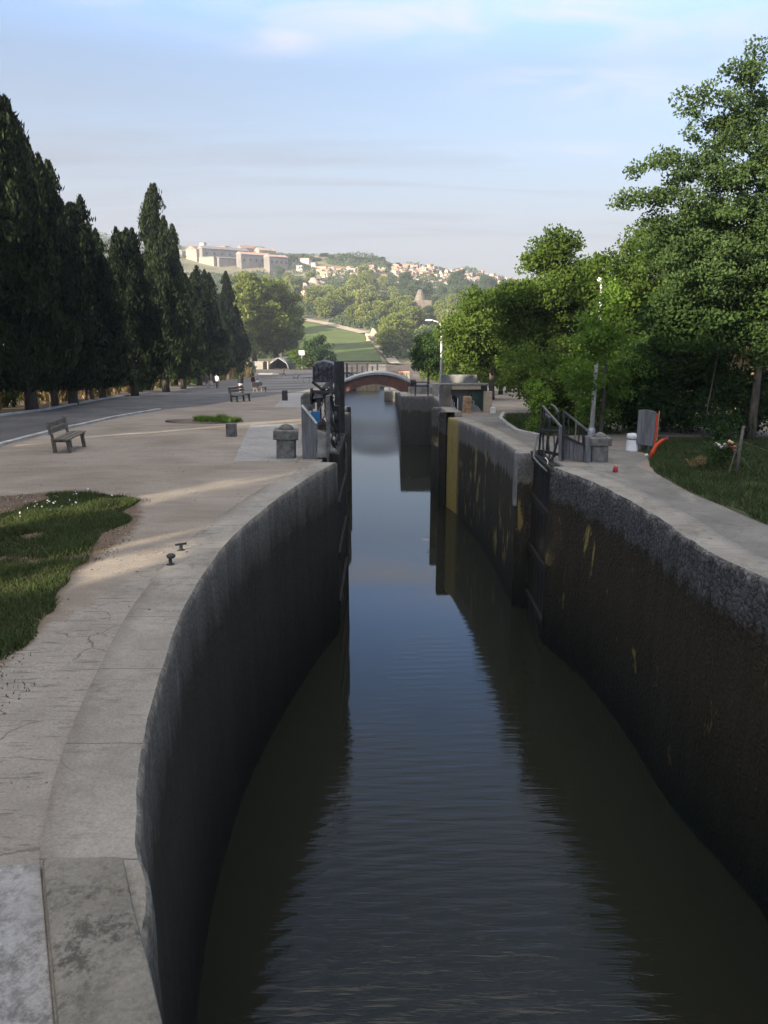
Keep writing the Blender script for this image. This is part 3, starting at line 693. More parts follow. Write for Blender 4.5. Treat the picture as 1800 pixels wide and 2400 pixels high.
for i, (k, px, py, Y, w, lab) in enumerate(row):
    Yn = (36.7, 39.8, 42.5, 46.5, 51, 58, 73, 84, 98, 112, 138, 155)[i]; w *= .86 * Yn / (Y * .855); Y = Yn
    p = at(px, py, Y); cyp(k, p.x, Y, p.z - tz(p.x, Y), w, lab, i * 1.3)
rnd = random.Random(8)
# the row goes on towards and past the camera: it shades the lock, and lets the sun through in three gaps
for y in [33.2, 30.6, 28, 25.4, 22.8, 20.0, 18.0, 10.6, 8.4, 6.0, 3.6, -2.65, -8.8, -11, -13, -15.6, -18.3, -21, -23.6, -26.3, -29, -31.8, -34.6, -37.5, -40.5, -43.5]:
    cyp(rnd.choice((0, 1, 3)), -19.0 + rnd.uniform(-.3, .3), y, rnd.uniform(13, 15) if y < 12 else rnd.uniform(8.6, 9.8), .62 if y == -2.65 else rnd.uniform(1.15, 1.3), 'tall dark cypress of the same row, nearer than the photo shows', rnd.uniform(0, 6))

def crown_clusters(cl, rng, leaf, per, flat=.5, tone0=.5):
    """cl: list of (x,y,z,r) clusters"""
    Cs, T = [], []
    for (x, y, z, r) in cl:
        n = int(per * r * r)
        q = rng.normal(size=(n, 3)); q /= np.linalg.norm(q, axis=1)[:, None]
        q *= (rng.uniform(0, 1, n) ** .45)[:, None] * r; q[:, 2] *= flat
        Cs.append(q + [x, y, z]); T.append(np.clip(rng.normal(tone0 + rng.uniform(-.13, .13), .16, n), 0, 1))
    C = np.concatenate(Cs); t = np.concatenate(T); n = len(C)
    V, Fq = cards(C, rng.uniform(.7, 1.3, n) * leaf, rng.uniform(.45, .75, n) * leaf, rng)
    return V, Fq, np.repeat(t, 4)
def broad_tree(name, seed, blobs, trunk, leaf, per, ncl, mat, rcl=(.5, 1.0), flat=.6, bark=None, shell=.55, limb=.05, extra=(), limbs=.45, low=None):
    """blobs: crown envelope as ellipsoids (x,y,z,rx,ry,rz); trunk: (height, radius, lean)"""
    rng = np.random.default_rng(seed); cl = []
    vol = np.array([b[3] * b[4] * b[5] for b in blobs]) ** .75; vol /= vol.sum()
    for b, w in zip(blobs, vol):
        for _ in range(max(3, int(ncl * w))):
            q = rng.normal(size=3); q /= np.linalg.norm(q); q *= rng.uniform(shell, 1.0) if rng.uniform() < .75 else rng.uniform(.1, shell)
            cl.append((b[0] + q[0] * b[3], b[1] + q[1] * b[4], b[2] + q[2] * b[5], rng.uniform(*rcl)))
    cl += list(extra)
    root = empty(name)
    V, Fq, tone = crown_clusters(cl, rng, leaf, per, flat)
    np_mesh('crown', V, Fq, mat, root, tone)
    mb, pts = trunk_mb(trunk[0], trunk[1], trunk[2], seed)
    idx = rng.permutation(len(cl))[:max(4, int(len(cl) * limbs))]
    for i in idx:
        x, y, z, r = cl[i]
        if low is not None and z < trunk[0] * low + .4: continue
        t = min(.95, max(.25, (z / trunk[0]) * .72)) if low is None else min(.96, max(low, z / trunk[0] - .10)); j = t * 5; a = int(j); p = Vector(pts[a]).lerp(Vector(pts[min(a + 1, 5)]), j - a)
        e = Vector((x, y, z)); mid = p.lerp(e, .5) + Vector((rng.uniform(-.2, .2), rng.uniform(-.2, .2), .12 * (e - p).length * rng.uniform(-.2, 1)))
        w = min(limb * (.4 + .18 * (e - p).length), trunk[1] * .6)
        mb.tube([p, p.lerp(mid, .5) + Vector((0, 0, .05)), mid, mid.lerp(e, .5), e], [w, w * .8, w * .6, w * .4, w * .18], 5, False)
    mb.build('trunk', bark or M_BARK, root)
    return root
def put(root, x, y, label, group=None, cat='tree', rz=0, sc=1, z=None):
    root.location = (x, y, tz(x, y) if z is None else z); root.rotation_euler.z = rz; root.scale = (sc, sc, sc)
    tag(root, label, cat, group); return root
# --- the big airy tree at the right edge (trunk at 12.3, 25)
BX, BY = 12.9, 26.0; BZ = tz(BX, BY)
def loc(px, py, Y, r3):
    p = at(px, py, Y * .9); return (p.x - BX, Y * .9 - BY, p.z - BZ, r3[0] * .9, r3[1] * .9, r3[2] * 1.1)
airy = [loc(1760, 190, 25, (.85, .9, .95)), loc(1720, 150, 24.5, (.45, .5, .35)), loc(1640, 210, 24, (.55, .6, .18)), loc(1660, 235, 24.5, (.9, .8, .2)),
        loc(1790, 250, 26, (1.2, 1.2, .6)), loc(1640, 320, 24, (.75, .8, .28)), loc(1720, 330, 25, (1.2, 1.4, .5)), loc(1850, 320, 25, (1.5, 1.4, .9)),
        loc(1530, 395, 23.5, (.75, .8, .32)), loc(1620, 410, 24, (1.2, 1.3, .4)), loc(1480, 470, 23.5, (.8, .8, .28)), loc(1570, 460, 24, (1.2, 1.3, .38)),
        loc(1720, 420, 25, (1.7, 1.6, .6)), loc(1850, 430, 25, (1.8, 1.7, 1.0)), loc(1690, 500, 24.5, (1.5, 1.6, .4)), loc(1790, 540, 25, (1.9, 1.8, .7)),
        loc(1630, 570, 24, (1.3, 1.4, .45)), loc(1720, 610, 25, (1.9, 1.8, .6)), loc(1840, 640, 25, (1.8, 1.8, 1.0)), loc(1680, 680, 25, (1.5, 1.5, .6)), loc(1790, 720, 26, (1.8, 1.6, .9)), loc(1600, 640, 24, (1.2, 1.2, .6)), loc(1830, 560, 25, (1.6, 1.6, .9)), loc(1700, 560, 25.5, (1.6, 1.6, .7)), loc(1760, 480, 25.5, (1.5, 1.5, .6)), loc(1620, 265, 24.5, (.7, .7, .25)), loc(1570, 370, 24, (.6, .6, .2)), loc(1690, 290, 25, (.9, .9, .4)), loc(1660, 370, 24.5, (1.1, 1.1, .35)), loc(1560, 520, 24, (.9, .9, .35)), loc(1730, 780, 26.5, (1.6, 1.4, .7)), loc(1780, 380, 25, (1.3, 1.3, .6)), loc(1745, 265, 25, (.8, .9, .5))]
t = broad_tree('acacia_tree', 5, airy, (10.6, .15, (.2, .0)), .10, 820, 560, M_ACAC, (.2, .52), .62, shell=.3, limb=.028, limbs=.14, low=.42)
put(t, BX, BY, 'tallest airy tree with layered feathery branches at the right edge', cat='tree')
def px_tree(name, seed, Y, base_px, spec, trunk, leaf, per, ncl, mat, label, rcl=(.45, .9), flat=.6, sc=.89, **kw):
    """spec: crown ellipsoids as (px, py, depth offset, rx, ry, rz)"""
    kw.setdefault('limbs', .16); kw.setdefault('low', .3); kw.setdefault('limb', .03)
    Y *= sc; x0 = (base_px - 900) * Y / F; zb = tz(x0, Y)
    trunk = (trunk[0] * sc, trunk[1] * sc, trunk[2]); rcl = (rcl[0] * sc, rcl[1] * sc); per /= sc * sc; leaf *= sc
    bl = []
    for (px, py, dy, rx, ry, rz) in spec:
        p = at(px, py, Y + dy); bl.append((p.x - x0, dy, p.z - zb, rx * sc, ry * sc, rz * sc))
    r = broad_tree(name, seed, bl, trunk, leaf, per, ncl, mat, rcl, flat, **kw)
    return put(r, x0, Y, label, cat='tree')
px_tree('broadleaf_tree', 11, 34, 1530, [(1490, 600, 0, 1.7, 1.8, .9), (1570, 575, 1, 1.9, 2, 1.0), (1440, 690, -1, 1.5, 1.7, 1.3), (1540, 700, 0, 2.2, 2.2, 1.6), (1640, 640, 1, 2.0, 2, 1.5), (1480, 790, 0, 1.8, 2, 1.4), (1600, 800, 0, 2.2, 2, 1.5), (1410, 640, -1, .8, 1, .5)], (7.5, .22, (0, 0)), .17, 300, 300, M_LEAF, 'wide dense green tree left of the tall airy one', shell=.6)
px_tree('broadleaf_tree', 12, 40, 1300, [(1295, 590, 0, 1.1, 1.2, 1.0), (1320, 570, 0, .6, .7, .5), (1270, 610, -.5, .9, 1, .5), (1290, 680, 0, 2.0, 2.0, 1.5), (1225, 720, -.5, 1.5, 1.7, 1.2), (1360, 700, .5, 1.7, 1.8, 1.4), (1290, 790, 0, 2.6, 2.4, 1.5), (1390, 630, 1, .7, .8, .4), (1350, 640, 0, .7, .8, .5)], (8.0, .2, (0, 0)), .18, 300, 280, M_LEAF, 'green tree with a knobbly tuft on top between lamp posts', shell=.6)
px_tree('broadleaf_tree', 13, 55, 1150, [(1150, 720, 0, 2.2, 2.2, 1.5), (1100, 760, -1, 1.8, 2, 1.5), (1200, 750, 0, 2.4, 2.2, 1.8), (1080, 810, -1, 1.4, 1.6, 1.3), (1150, 820, 0, 3, 2.6, 1.5), (1230, 700, 0, 1.6, 1.8, 1.4)], (6.5, .2, (0, 0)), .22, 220, 230, M_LEAF, 'rounded mid green tree over the low concrete shelter', (.6, 1.1))
px_tree('broadleaf_tree', 14, 76, 1003, [(1003, 815, 0, 1.5, 1.5, 1.5), (1003, 850, 0, 1.7, 1.7, 1.2), (985, 835, 0, .9, 1, .9)], (4.2, .12, (0, 0)), .2, 220, 90, M_LEAFD, 'small round dark tree left of the pale lamp post', (.5, .9))
px_tree('broadleaf_tree', 21, 26, 1765, [(1620, 590, 0, 1.5, 1.4, 1.0), (1720, 620, 0, 1.7, 1.5, 1.2), (1810, 660, 0, 1.6, 1.5, 1.4), (1610, 720, 0, 1.5, 1.4, 1.1), (1710, 760, 0, 1.8, 1.5, 1.1), (1800, 790, .3, 1.5, 1.4, 1.1), (1660, 520, .5, 1.1, 1.1, .7)], (6.2, .14, (0, 0)), .15, 330, 300, M_LEAFD, 'dense dark green tree filling the space under the airy tree at the right edge', (.4, .75), limbs=.12, low=.45)
px_tree('shrub', 15, 27.5, 1410, [(1390, 810, -2.6, .7, .6, .7), (1370, 900, 0, .75, .9, .8), (1425, 790, -2.6, .8, .6, .75), (1400, 960, 1, .9, 1, .7), (1450, 880, .6, 1.0, 1.1, 1.1), (1345, 860, -.3, .5, .6, .6), (1400, 730, -2.6, .6, .5, .6), (1425, 690, -2.4, .5, .5, .5)], (3.4, .08, (0, 0)), .13, 420, 170, M_LIME, 'bright lime green shrub behind the lamp post foot', (.3, .55))
px_tree('shrub', 16, 31, 1330, [(1330, 860, 0, 1.4, 1.4, 1.3), (1290, 900, 0, 1.0, 1.2, 1.2), (1330, 950, 0, 1.5, 1.4, .9), (1230, 860, 1, 1.2, 1.4, 1.1)], (3.2, .1, (0, 0)), .15, 340, 130, M_LEAF, 'leafy green shrub behind the narrow ivy column', (.4, .7))
px_tree('shrub', 17, 28.2, 1252, [(1248, 905, 0, .26, .3, .35), (1255, 945, 0, .34, .34, .4), (1252, 985, 0, .3, .3, .38), (1275, 920, .2, .35, .3, .5)], (1.7, .05, (0, 0)), .10, 900, 60, M_LIME, 'narrow pale ivy column beside the paved strip', (.16, .3), shell=.5)
px_tree('shrub', 18, 29, 1560, [(1500, 880, 0, 1.5, 1.4, 1.5), (1580, 860, 0, 1.6, 1.6, 1.7), (1560, 960, 0, 1.9, 1.4, .9), (1650, 900, .5, 1.5, 1.5, 1.5), (1480, 960, -.3, 1.0, 1, .8)], (3.4, .12, (0, 0)), .15, 340, 220, M_LEAFD, 'dense dark shrub behind the grey notice board', (.4, .75))
px_tree('shrub', 19, 27, 1760, [(1720, 930, 0, 1.3, 1.2, 1.1), (1800, 950, 0, 1.4, 1.3, 1.2), (1680, 800, 1.5, 1.4, 1.4, 1.1), (1850, 850, .5, 1.6, 1.5, 1.6), (1690, 990, -1, .9, .9, .4)], (3.0, .12, (0, 0)), .14, 340, 180, M_LEAFD, 'dark thicket under the tall airy tree', (.4, .7))
px_tree('dead_shrub', 20, 26.2, 1650, [(1690, 690, .4, .5, .6, .35), (1640, 705, 0, .45, .5, .35)], (4.6, .025, (.3, 0)), .09, 700, 22, M_RUST, 'rusty brown dead branch spray within the dark foliage', (.16, .3), limb=.02, limbs=.3, low=.7)
# trees that close the view further along the right bank
back = [(72, 1180, 745, 4.2), (66, 1290, 760, 4.6), (58, 1420, 735, 4.8), (48, 1580, 660, 4.2), (44, 1740, 640, 4.4), (90, 1090, 770, 4.2), (105, 1040, 775, 4.4), (60, 1560, 700, 5), (52, 1870, 640, 5), (84, 1200, 740, 5)]
bt = broad_tree('broadleaf_tree', 31, [(0, 0, 5.2, 2.6, 2.6, 2.0), (-1.2, .4, 3.8, 2.0, 2, 1.5), (1.3, -.3, 3.9, 2.1, 2, 1.6), (.2, 0, 6.4, 1.5, 1.5, 1.0), (0, 0, 2.2, 2.6, 2.4, 1.3)], (6.2, .2, (0, 0)), .27, 130, 200, M_LEAF, (.6, 1.1))
for i, (Y, px, py, r) in enumerate(back):
    Y *= .87; p = at(px, py, Y); s = (p.z - tz(p.x, Y)) / 7.6
    lab = 'green tree in the thick belt behind the right bank'
    if i == 0: put(bt, p.x, Y, lab, 'trees of the belt behind the right bank', 'tree', 0, s)
    else: copy_tree(bt, (p.x, Y, tz(p.x, Y)), i * 1.1, (s * 1.15, s * 1.15, s), lab)
sp_ = broad_tree('added_shade_pine', 44, [(0, 0, 10.2, 4.6, 4.6, 2.6), (0, 0, 12.6, 3.6, 3.6, 1.6)], (10, .3, (0, 0)), .3, 70, 420, M_LEAFD, (.8, 1.3), low=.7)  # unseen pines added to hold the sun off the bank across the canal
put(sp_, -22.8, -8.2, 'unseen umbrella pine added to block sun through the cypress gaps', 'umbrella pines added to block the sun', 'tree', 0, 1.0)
copy_tree(sp_, (-22.8, 10.4, tz(-22.8, 10.4)), 2.0)
# --- leafy trees at the far end of the promenade
pt = broad_tree('plane_tree', 33, [(0, 0, 11, 4.6, 4.6, 4.2), (-2, 1, 7.5, 4.2, 4.2, 3.2), (2.2, -1, 7.8, 4.2, 4.2, 3.2), (0, 0, 14, 3, 3, 2.0), (0, 0, 4.6, 4.6, 4.4, 1.9)], (13, .45, (0, 0)), .62, 36, 230, M_FAR, (1.1, 2.0))
pl = [(228, 588, 640, 'tallest yellow green tree closing the end of the cypress row'), (215, 545, 690, 'yellow green tree half hidden by the last cypress'), (238, 640, 655, 'yellow green tree right of the tallest one at the promenade end'), (256, 655, 690, 'yellow green tree nearest the canal at the promenade end'), (275, 615, 655, 'yellow green tree behind the promenade end trees'), (222, 500, 690, 'yellow green tree showing over the short cypresses')]
for i, (Y, px, py, lab) in enumerate(pl):
    p = at(px, py, Y); s = (p.z - tz(p.x, Y)) / 16.2
    if i == 0: put(pt, p.x, Y, lab, 'leafy trees at the end of the promenade', 'tree', 0, s)
    else: copy_tree(pt, (p.x, Y, tz(p.x, Y)), i * 1.7, (s, s, s), lab)
dt = broad_tree('round_tree', 34, [(0, 0, 3, 2.3, 2.3, 2.4), (.5, 0, 2, 2.4, 2.3, 1.6)], (4, .15, (0, 0)), .38, 90, 90, M_LEAFD, (.6, 1.1))
p = at(743, 782, 205); put(dt, p.x, 205, 'round dark bushy tree at the foot of the green field', None, 'tree', 0, (p.z - tz(p.x, 205)) / 5.6)
sh = broad_tree('shrub', 35, [(0, 0, 1.2, 1.5, 1.5, 1.2), (1, 0, .8, 1.2, 1.2, .8)], (2, .08, (0, 0)), .3, 110, 40, M_LEAF, (.4, .8))
put(sh, at(700, 830, 200).x, 200, 'low light green shrub left of the round dark tree', None, 'shrub', 0, 2.1)
# --- wooded slope: individual crowns
wk = []
for i in range(4):
    rr = np.random.default_rng(60 + i)
    bl = [(0, 0, 6, 3.6, 3.6, 3.2), (rr.uniform(-2, 2), rr.uniform(-1, 1), 4, 3.4, 3.2, 2.4), (rr.uniform(-2, 2), rr.uniform(-1, 1), 7.8, 2.4, 2.4, 1.7), (0, 0, 2.4, 3.6, 3.4, 1.7)]
    wk.append(broad_tree('slope_tree', 70 + i, bl, (7, .3, (0, 0)), .85, 13, 130, M_FAR if i < 3 else M_FARD, (1.0, 1.9)))
wg = 'trees of the wooded slope beyond the canal'
wlab = ['yellow green tree on the wooded slope below the hill town', 'bluish dark green tree on the wooded slope below the hill town']
def inside(x, y, P):
    c = False; j = len(P) - 1
    for i in range(len(P)):
        if (P[i][1] > y) != (P[j][1] > y) and x < (P[j][0] - P[i][0]) * (y - P[i][1]) / (P[j][1] - P[i][1]) + P[i][0]: c = not c
        j = i
    return c
FIELDX = [(690, 740), (760, 752), (868, 780), (905, 850), (890, 900), (640, 900), (690, 850)]
FIELD = [(706, 748), (760, 760), (855, 782), (880, 800), (885, 846), (775, 846), (770, 800), (712, 775)]
wood = [(530, 690), (600, 655), (700, 645), (760, 690), (830, 650), (930, 640), (1000, 668), (1100, 650), (1190, 660), (1200, 860), (960, 850), (890, 850), (890, 790), (860, 775), (705, 742), (690, 790), (640, 800), (540, 760)]
rnd = random.Random(21); used_w = set(); cnt = 0; spots = []
tries = 0
while cnt < 150 and tries < 6000:
    tries += 1
    px, py = rnd.uniform(530, 1200), rnd.uniform(640, 850)
    if not inside(px, py, wood): continue
    p = GT(px, py)
    if p is None or p.y < 215 or p.y > 640: continue
    if inside(px, py, FIELDX) or (p.y < 300 and 690 < px < 895): continue
    if any((p - q).length < 6.2 for q in spots): continue
    spots.append(p)
    dark = (px > 930 and py < 720) or rnd.random() < .12
    k = 3 if dark else rnd.randrange(3); s = rnd.uniform(.75, 1.25) * (1.25 if 880 > px > 640 and py > 690 else 1.0)
    lab = wlab[1] if dark else wlab[0]
    if k not in used_w: used_w.add(k); put(wk[k], p.x, p.y, lab, wg, 'tree', rnd.uniform(0, 6), s)
    else: copy_tree(wk[k], (p.x, p.y, p.z), rnd.uniform(0, 6), (s * rnd.uniform(.9, 1.2), s, s * rnd.uniform(.85, 1.15)), lab, wg)
    cnt += 1
# crest trees
for px in list(range(640, 930, 17)) + list(range(205, 260, 16)):
    py = np.interp(px, [200, 260, 640, 700, 800, 850, 930], [566, 572, 600, 598, 604, 606, 618]) + rnd.uniform(-4, 6)
    Y = rnd.uniform(670, 698); q = at(px, py, Y); s = rnd.uniform(.8, 1.2)
    copy_tree(wk[3], (q.x, Y, tz(q.x, Y) - .5), rnd.uniform(0, 6), (s * 1.3, s, max(.35, (q.z - tz(q.x, Y)) / 9)), 'dark tree on the skyline of the town hill', 'dark trees on the hill skyline')
def scrub(name, boxes, n, size, mat, label, seed, hgt=1.0):
    rng = np.random.default_rng(seed); Cs = []
    for (x0, x1, y0, y1, w) in boxes:
        k = int(n * w); x = rng.uniform(x0, x1, k); y = rng.uniform(y0, y1, k)
        pj = [proj(a, b, tz(a, b)) for a, b in zip(x, y)]; ok = np.array([not inside(u, v, FIELDX) and not (415 < u < 680 and 596 < v < 642 and b < 655) for (u, v), b in zip(pj, y)]); x, y = x[ok], y[ok]
        d = np.array([mn.noise(Vector((a * .045, b * .045, seed))) for a, b in zip(x, y)]); keep = d > -.12
        x, y, d = x[keep], y[keep], d[keep]
        Cs.append(np.stack([x, y, terr(x, y) + rng.uniform(0, 1, len(x)) * hgt * (.4 + 2.2 * np.clip(d + .12, 0, 1))], 1))
    C = np.concatenate(Cs); k = len(C)
    V, Fq = cards(C, rng.uniform(.6, 1.3, k) * size, rng.uniform(.5, .9, k) * size, rng)
    o = np_mesh(name, V, Fq, mat, None, np.repeat(rng.uniform(0, 1, k), 4)); tag(o, label, 'scrub', kind='stuff'); return o
scrub('hillside_scrub', [(-300, 160, 470, 705, .75), (-60, 70, 262, 470, .25)], 150000, 1.5, M_FARD, 'bluish green scrub covering the hillside under the town', 3, 3.0)
# --- dry brush under the cypresses
bk = []
def brush(seed, n, h, mat):
    rng = np.random.default_rng(seed)
    a = rng.uniform(0, 6.28, n); r = rng.uniform(0, .5, n) ** .7; u = rng.uniform(0, 1, n)
    C = np.stack([r * np.cos(a) * (.5 + u), r * np.sin(a) * (.5 + u), u * h + .05], 1)
    ax = np.stack([.5 * np.cos(a), .5 * np.sin(a), np.ones(n)], 1)
    V, Fq = cards(C, rng.uniform(.15, .4, n), rng.uniform(.03, .09, n), rng, axis=ax, spread=.9)
    root = empty('dry_shrub'); np_mesh('foliage', V, Fq, mat, root, np.repeat(rng.uniform(0, 1, n), 4))
    mb = MB(); rn = random.Random(seed)
    for _ in range(6):
        b = rn.uniform(0, 6.28); q = rn.uniform(.15, .5); mb.tube([(0, 0, -.1), (q * .4 * math.cos(b), q * .4 * math.sin(b), h * .5), (q * math.cos(b), q * math.sin(b), h * rn.uniform(.7, 1.0))], [.04, .028, .01], 5, False)
    mb.build('stem', M_BARKP, root); return root
bk = [brush(81, 500, 1.7, M_DRY), brush(82, 420, 2.2, M_DRY), brush(83, 600, 1.3, M_LEAFD)]
rnd = random.Random(4); ub = set()
for i in range(84):
    Y = 33 + i * .55 + i * i * .011 + rnd.uniform(-.3, .3); k = rnd.choice((0, 1, 1, 2, 2)); x = float(np.interp(Y, [36, 49, 58, 73, 84, 98, 112], [-18.9, -19.9, -20.9, -23.2, -24.2, -25.6, -27])) - rnd.uniform(0, 2.0)
    lab = ['tan dry shrub in the sunlit gaps under the cypresses', 'tall dry stemmed shrub in the gaps under the cypresses', 'low dark shrub under the cypresses'][k]
    if k not in ub: ub.add(k); put(bk[k], x, Y, lab, 'dry shrubs under the cypress row', 'shrub', 0, 1)
    else: copy_tree(bk[k], (x, Y, tz(x, Y)), rnd.uniform(0, 6), rnd.uniform(.8, 1.3) * (1.5 if k == 2 else 1), lab, 'dry shrubs under the cypress row')
# --- grass
def poly_grass(name, P, n, h, w, mat, label, seed, z=0.0, edge=.25, thin=None):
    rng = np.random.default_rng(seed); xs = [p[0] for p in P]; ysl = [p[1] for p in P]; C = []
    while len(C) < n:
        x, y = rng.uniform(min(xs), max(xs)), rng.uniform(min(ysl), max(ysl))
        q = mn.noise(Vector((x * 1.1, y * 1.1, seed))) * edge * 1.6; q2 = mn.noise(Vector((x * 1.1 + 9, y * 1.1, seed))) * edge * 1.6
        if not inside(x + q, y + q2, P): continue
        if mn.noise(Vector((x * 1.7, y * 1.7, seed + 5))) < -.42 + rng.uniform(-.25, .15): continue
        C.append((x, y, z + tz(x, y)))
    C = np.array(C); n = len(C)
    hh = h * rng.uniform(.45, 1.25, n) * np.array([.75 + .8 * max(-.4, mn.noise(Vector((x * 1.6, y * 1.6, seed + 2)))) for x, y, _ in C])
    a = rng.uniform(0, 6.28, n); le = rng.normal(size=(n, 2)) * .55
    V = np.empty((n, 3, 3)); dx = np.stack([np.cos(a), np.sin(a), np.zeros(n)], 1) * w * .5
    V[:, 0] = C - dx; V[:, 1] = C + dx; V[:, 2] = C; V[:, 2, 0] += le[:, 0] * hh; V[:, 2, 1] += le[:, 1] * hh; V[:, 2, 2] += hh
    o = np_mesh(name, V.reshape(-1, 3), np.arange(n * 3).reshape(-1, 3), mat, None, np.repeat(rng.uniform(0, 1, n), 3)); tag(o, label, 'grass', kind='stuff'); return o
gl = [g2(-260, 1112), g2(0, 1106), g2(60, 1102), g2(105, 1068), g2(170, 1062), g2(285, 1080), g2(288, 1115), g2(232, 1150), g2(205, 1195), g2(152, 1245), g2(112, 1315), g2(52, 1400), g2(0, 1448), g2(-260, 1620)]
poly_grass('grass', gl, 62000, .105, .016, M_GRASS, 'short dark green grass patch beside the worn path', 4, .004)
M_TURF = simple('grassy soil', (.030, .042, .016), (.055, .065, .028), 2.5, .95, 30, .5, .02)
gr = [g2(1405, 1000), g2(1413, 1020), g2(1480, 1060), g2(1560, 1093), g2(1659, 1135), (7.65, 9.5), (7.65, 6.5), (14, 6.5), (18, 12), (18, 23), (8.6, 24.2), (7.6, 21.8)]
sheet('lawn', gr, .008, M_TURF, 'green lawn sloping along the paved strip', 'lawn', .06, .3, 9)
poly_grass('grass', gr[:5] + [(9.6, 11), (14, 17.5), (12.5, 23), (8.4, 23.2), (7.5, 21.8)], 52000, .16, .02, M_GRASS, 'lush green grass on the bank beside the paved strip', 6, .008, .15)
gk = [cv(*q) for q in [(5.0, 30.2), (5.3, 33.5), (6.1, 37.0), (8.5, 37), (8.5, 26.5), (5.6, 25.6), (5.0, 27.5)]]
sheet('lawn', gk, .006, M_TURF, 'narrow lawn inside the curved kerb', 'lawn', .05, .3, 3)
poly_grass('grass', gk, 12000, .14, .03, M_GRASS, 'dark grass inside the curved kerb by the ivy column', 7, .006, .1)
poly_grass('grass', SOIL[:7] + [g2(-220, 1500), g2(-30, 1600), g2(30, 1480), g2(95, 1345)], 3200, .05, .014, M_GRASS, 'thin scattered grass thinning out into the bare soil', 12, .004, .35)
rngp = np.random.default_rng(5); Cp = []
while len(Cp) < 3000:
    y = rngp.uniform(4.5, 22); x = rngp.uniform(-9, -1.5)
    if x > float(edge_x(SL, y)) - .75 or inside(x, y, gl) or mn.noise(Vector((x * .8, y * .8, 3))) < rngp.uniform(-.3, .35): continue
    Cp.append((x, y, tz(x, y)))
Cp = np.array(Cp); s_ = rngp.uniform(.006, .02, len(Cp)) * np.where(rngp.uniform(0, 1, len(Cp)) > .96, 2.0, 1)
dirs = np.array([(1, 0, 0), (0, 1, 0), (-1, 0, 0), (0, -1, 0), (0, 0, .7)]); a = rngp.uniform(0, 6.28, len(Cp))
V = np.empty((len(Cp), 5, 3))
for k, d in enumerate(dirs):
    V[:, k, 0] = Cp[:, 0] + s_ * (d[0] * np.cos(a) - d[1] * np.sin(a)) * rngp.uniform(.7, 1.4, len(Cp)); V[:, k, 1] = Cp[:, 1] + s_ * (d[0] * np.sin(a) + d[1] * np.cos(a)); V[:, k, 2] = Cp[:, 2] + s_ * d[2] + .002
Fp = (np.arange(len(Cp))[:, None, None] * 5 + np.array([(0, 1, 4), (1, 2, 4), (2, 3, 4), (3, 0, 4)])[None]).reshape(-1, 3)
tag(np_mesh('gravel', V.reshape(-1, 3), Fp, simple('loose pebbles', (.12, .105, .085), (.36, .34, .30), 60, .9)), 'loose pebbles scattered over the trodden earth promenade', 'gravel', kind='stuff')
n = 420; C = []
while len(C) < n:
    y = rngp.uniform(4.5, 24); x = rngp.uniform(-10, -1.6)
    if x > float(edge_x(SL, y)) - .1: continue
    C.append((x, y, tz(x, y) + .022))
V, Fq = cards(np.array(C), rngp.uniform(.03, .07, n), rngp.uniform(.02, .045, n), rngp); V[:, 2] = np.repeat(np.array(C)[:, 2], 4) + (V[:, 2] - np.repeat(np.array(C)[:, 2], 4)) * .25
tag(np_mesh('fallen_leaves', V, Fq, M_RUST, None, np.repeat(rngp.uniform(0, 1, n), 4)), 'dry fallen leaves scattered over the promenade and coping', 'fallen leaves', kind='stuff')
fc = g2(128, 1088); n = 40
C = np.array([(fc[0] + rngp.normal() * .28, fc[1] + rngp.normal() * .5, tz(*fc) + rngp.uniform(.05, .11)) for _ in range(n)])
V, Fq = cards(C, rngp.uniform(.03, .06, n), rngp.uniform(.025, .05, n), rngp)
M_PETAL = simple('white petals', (.6, .6, .58), (.75, .75, .73), 30, .8)
tag(np_mesh('flowers', V, Fq, M_PETAL), 'small white flowers sprinkled in the upper corner of the grass patch', 'flowers', kind='stuff')
# small planted mound on the promenade
mp_ = g2(440, 912)
mb = MB(); mb.blob((0, 0, -.02), (1.55, .8, .14), 3, .12, 18, 6); o = mb.build('soil_mound', M_SOIL, loc=(*mp_, tz(*mp_))); tag(o, 'low soil mound with a tuft of grass on the promenade', 'soil mound')
poly_grass('grass', [(mp_[0] - .3, mp_[1] - .5), (mp_[0] + 1.2, mp_[1] - .6), (mp_[0] + 1.6, mp_[1] + .2), (mp_[0] + .5, mp_[1] + .7), (mp_[0] - .4, mp_[1] + .5)], 2600, .24, .03, M_LIME, 'bright weeds growing on the low soil mound', 9, .06, .1)
# ------------------------------------------------------------------ materials for things
M_IRON = simple('black painted iron', (.012, .012, .013), (.035, .034, .034), 6, .55, 40, .3, .005, spec=.4)
M_IRONG = simple('grey weathered iron', (.07, .07, .07), (.16, .16, .155), 8, .6, 40, .3, .004, spec=.4)
M_GALV = simple('galvanised steel', (.42, .42, .43), (.58, .58, .58), 5, .5, 30, .1, .002, metal=.3)
M_TIMB = simple('wet dark gate timber', (.010, .009, .008), (.032, .028, .022), 3, .7, 25, .6, .02, stretch=(4, 4, .5))
M_WOODG = simple('silvered bench wood', (.085, .072, .055), (.17, .15, .118), 4, .85, 30, .5, .006, stretch=(5, 1, 5))
M_WOODGREY = simple('grey painted boards', (.10, .10, .105), (.17, .17, .175), 3, .8, 30, .5, .006, stretch=(6, 6, .6))
M_STONE = simple('weathered grey stone', (.09, .088, .08), (.20, .195, .175), 6, .95, 25, .7, .02)
M_STONEL = simple('pale rough stone', (.20, .19, .17), (.34, .325, .29), 5, .95, 25, .7, .02)
M_BLUE = simple('blue enamel panel', (.025, .15, .32), (.035, .18, .36), 3, .5, 20, .1, .002)
M_WHITE = simple('white paint', (.55, .55, .54), (.72, .72, .70), 4, .6, 20, .15, .003)
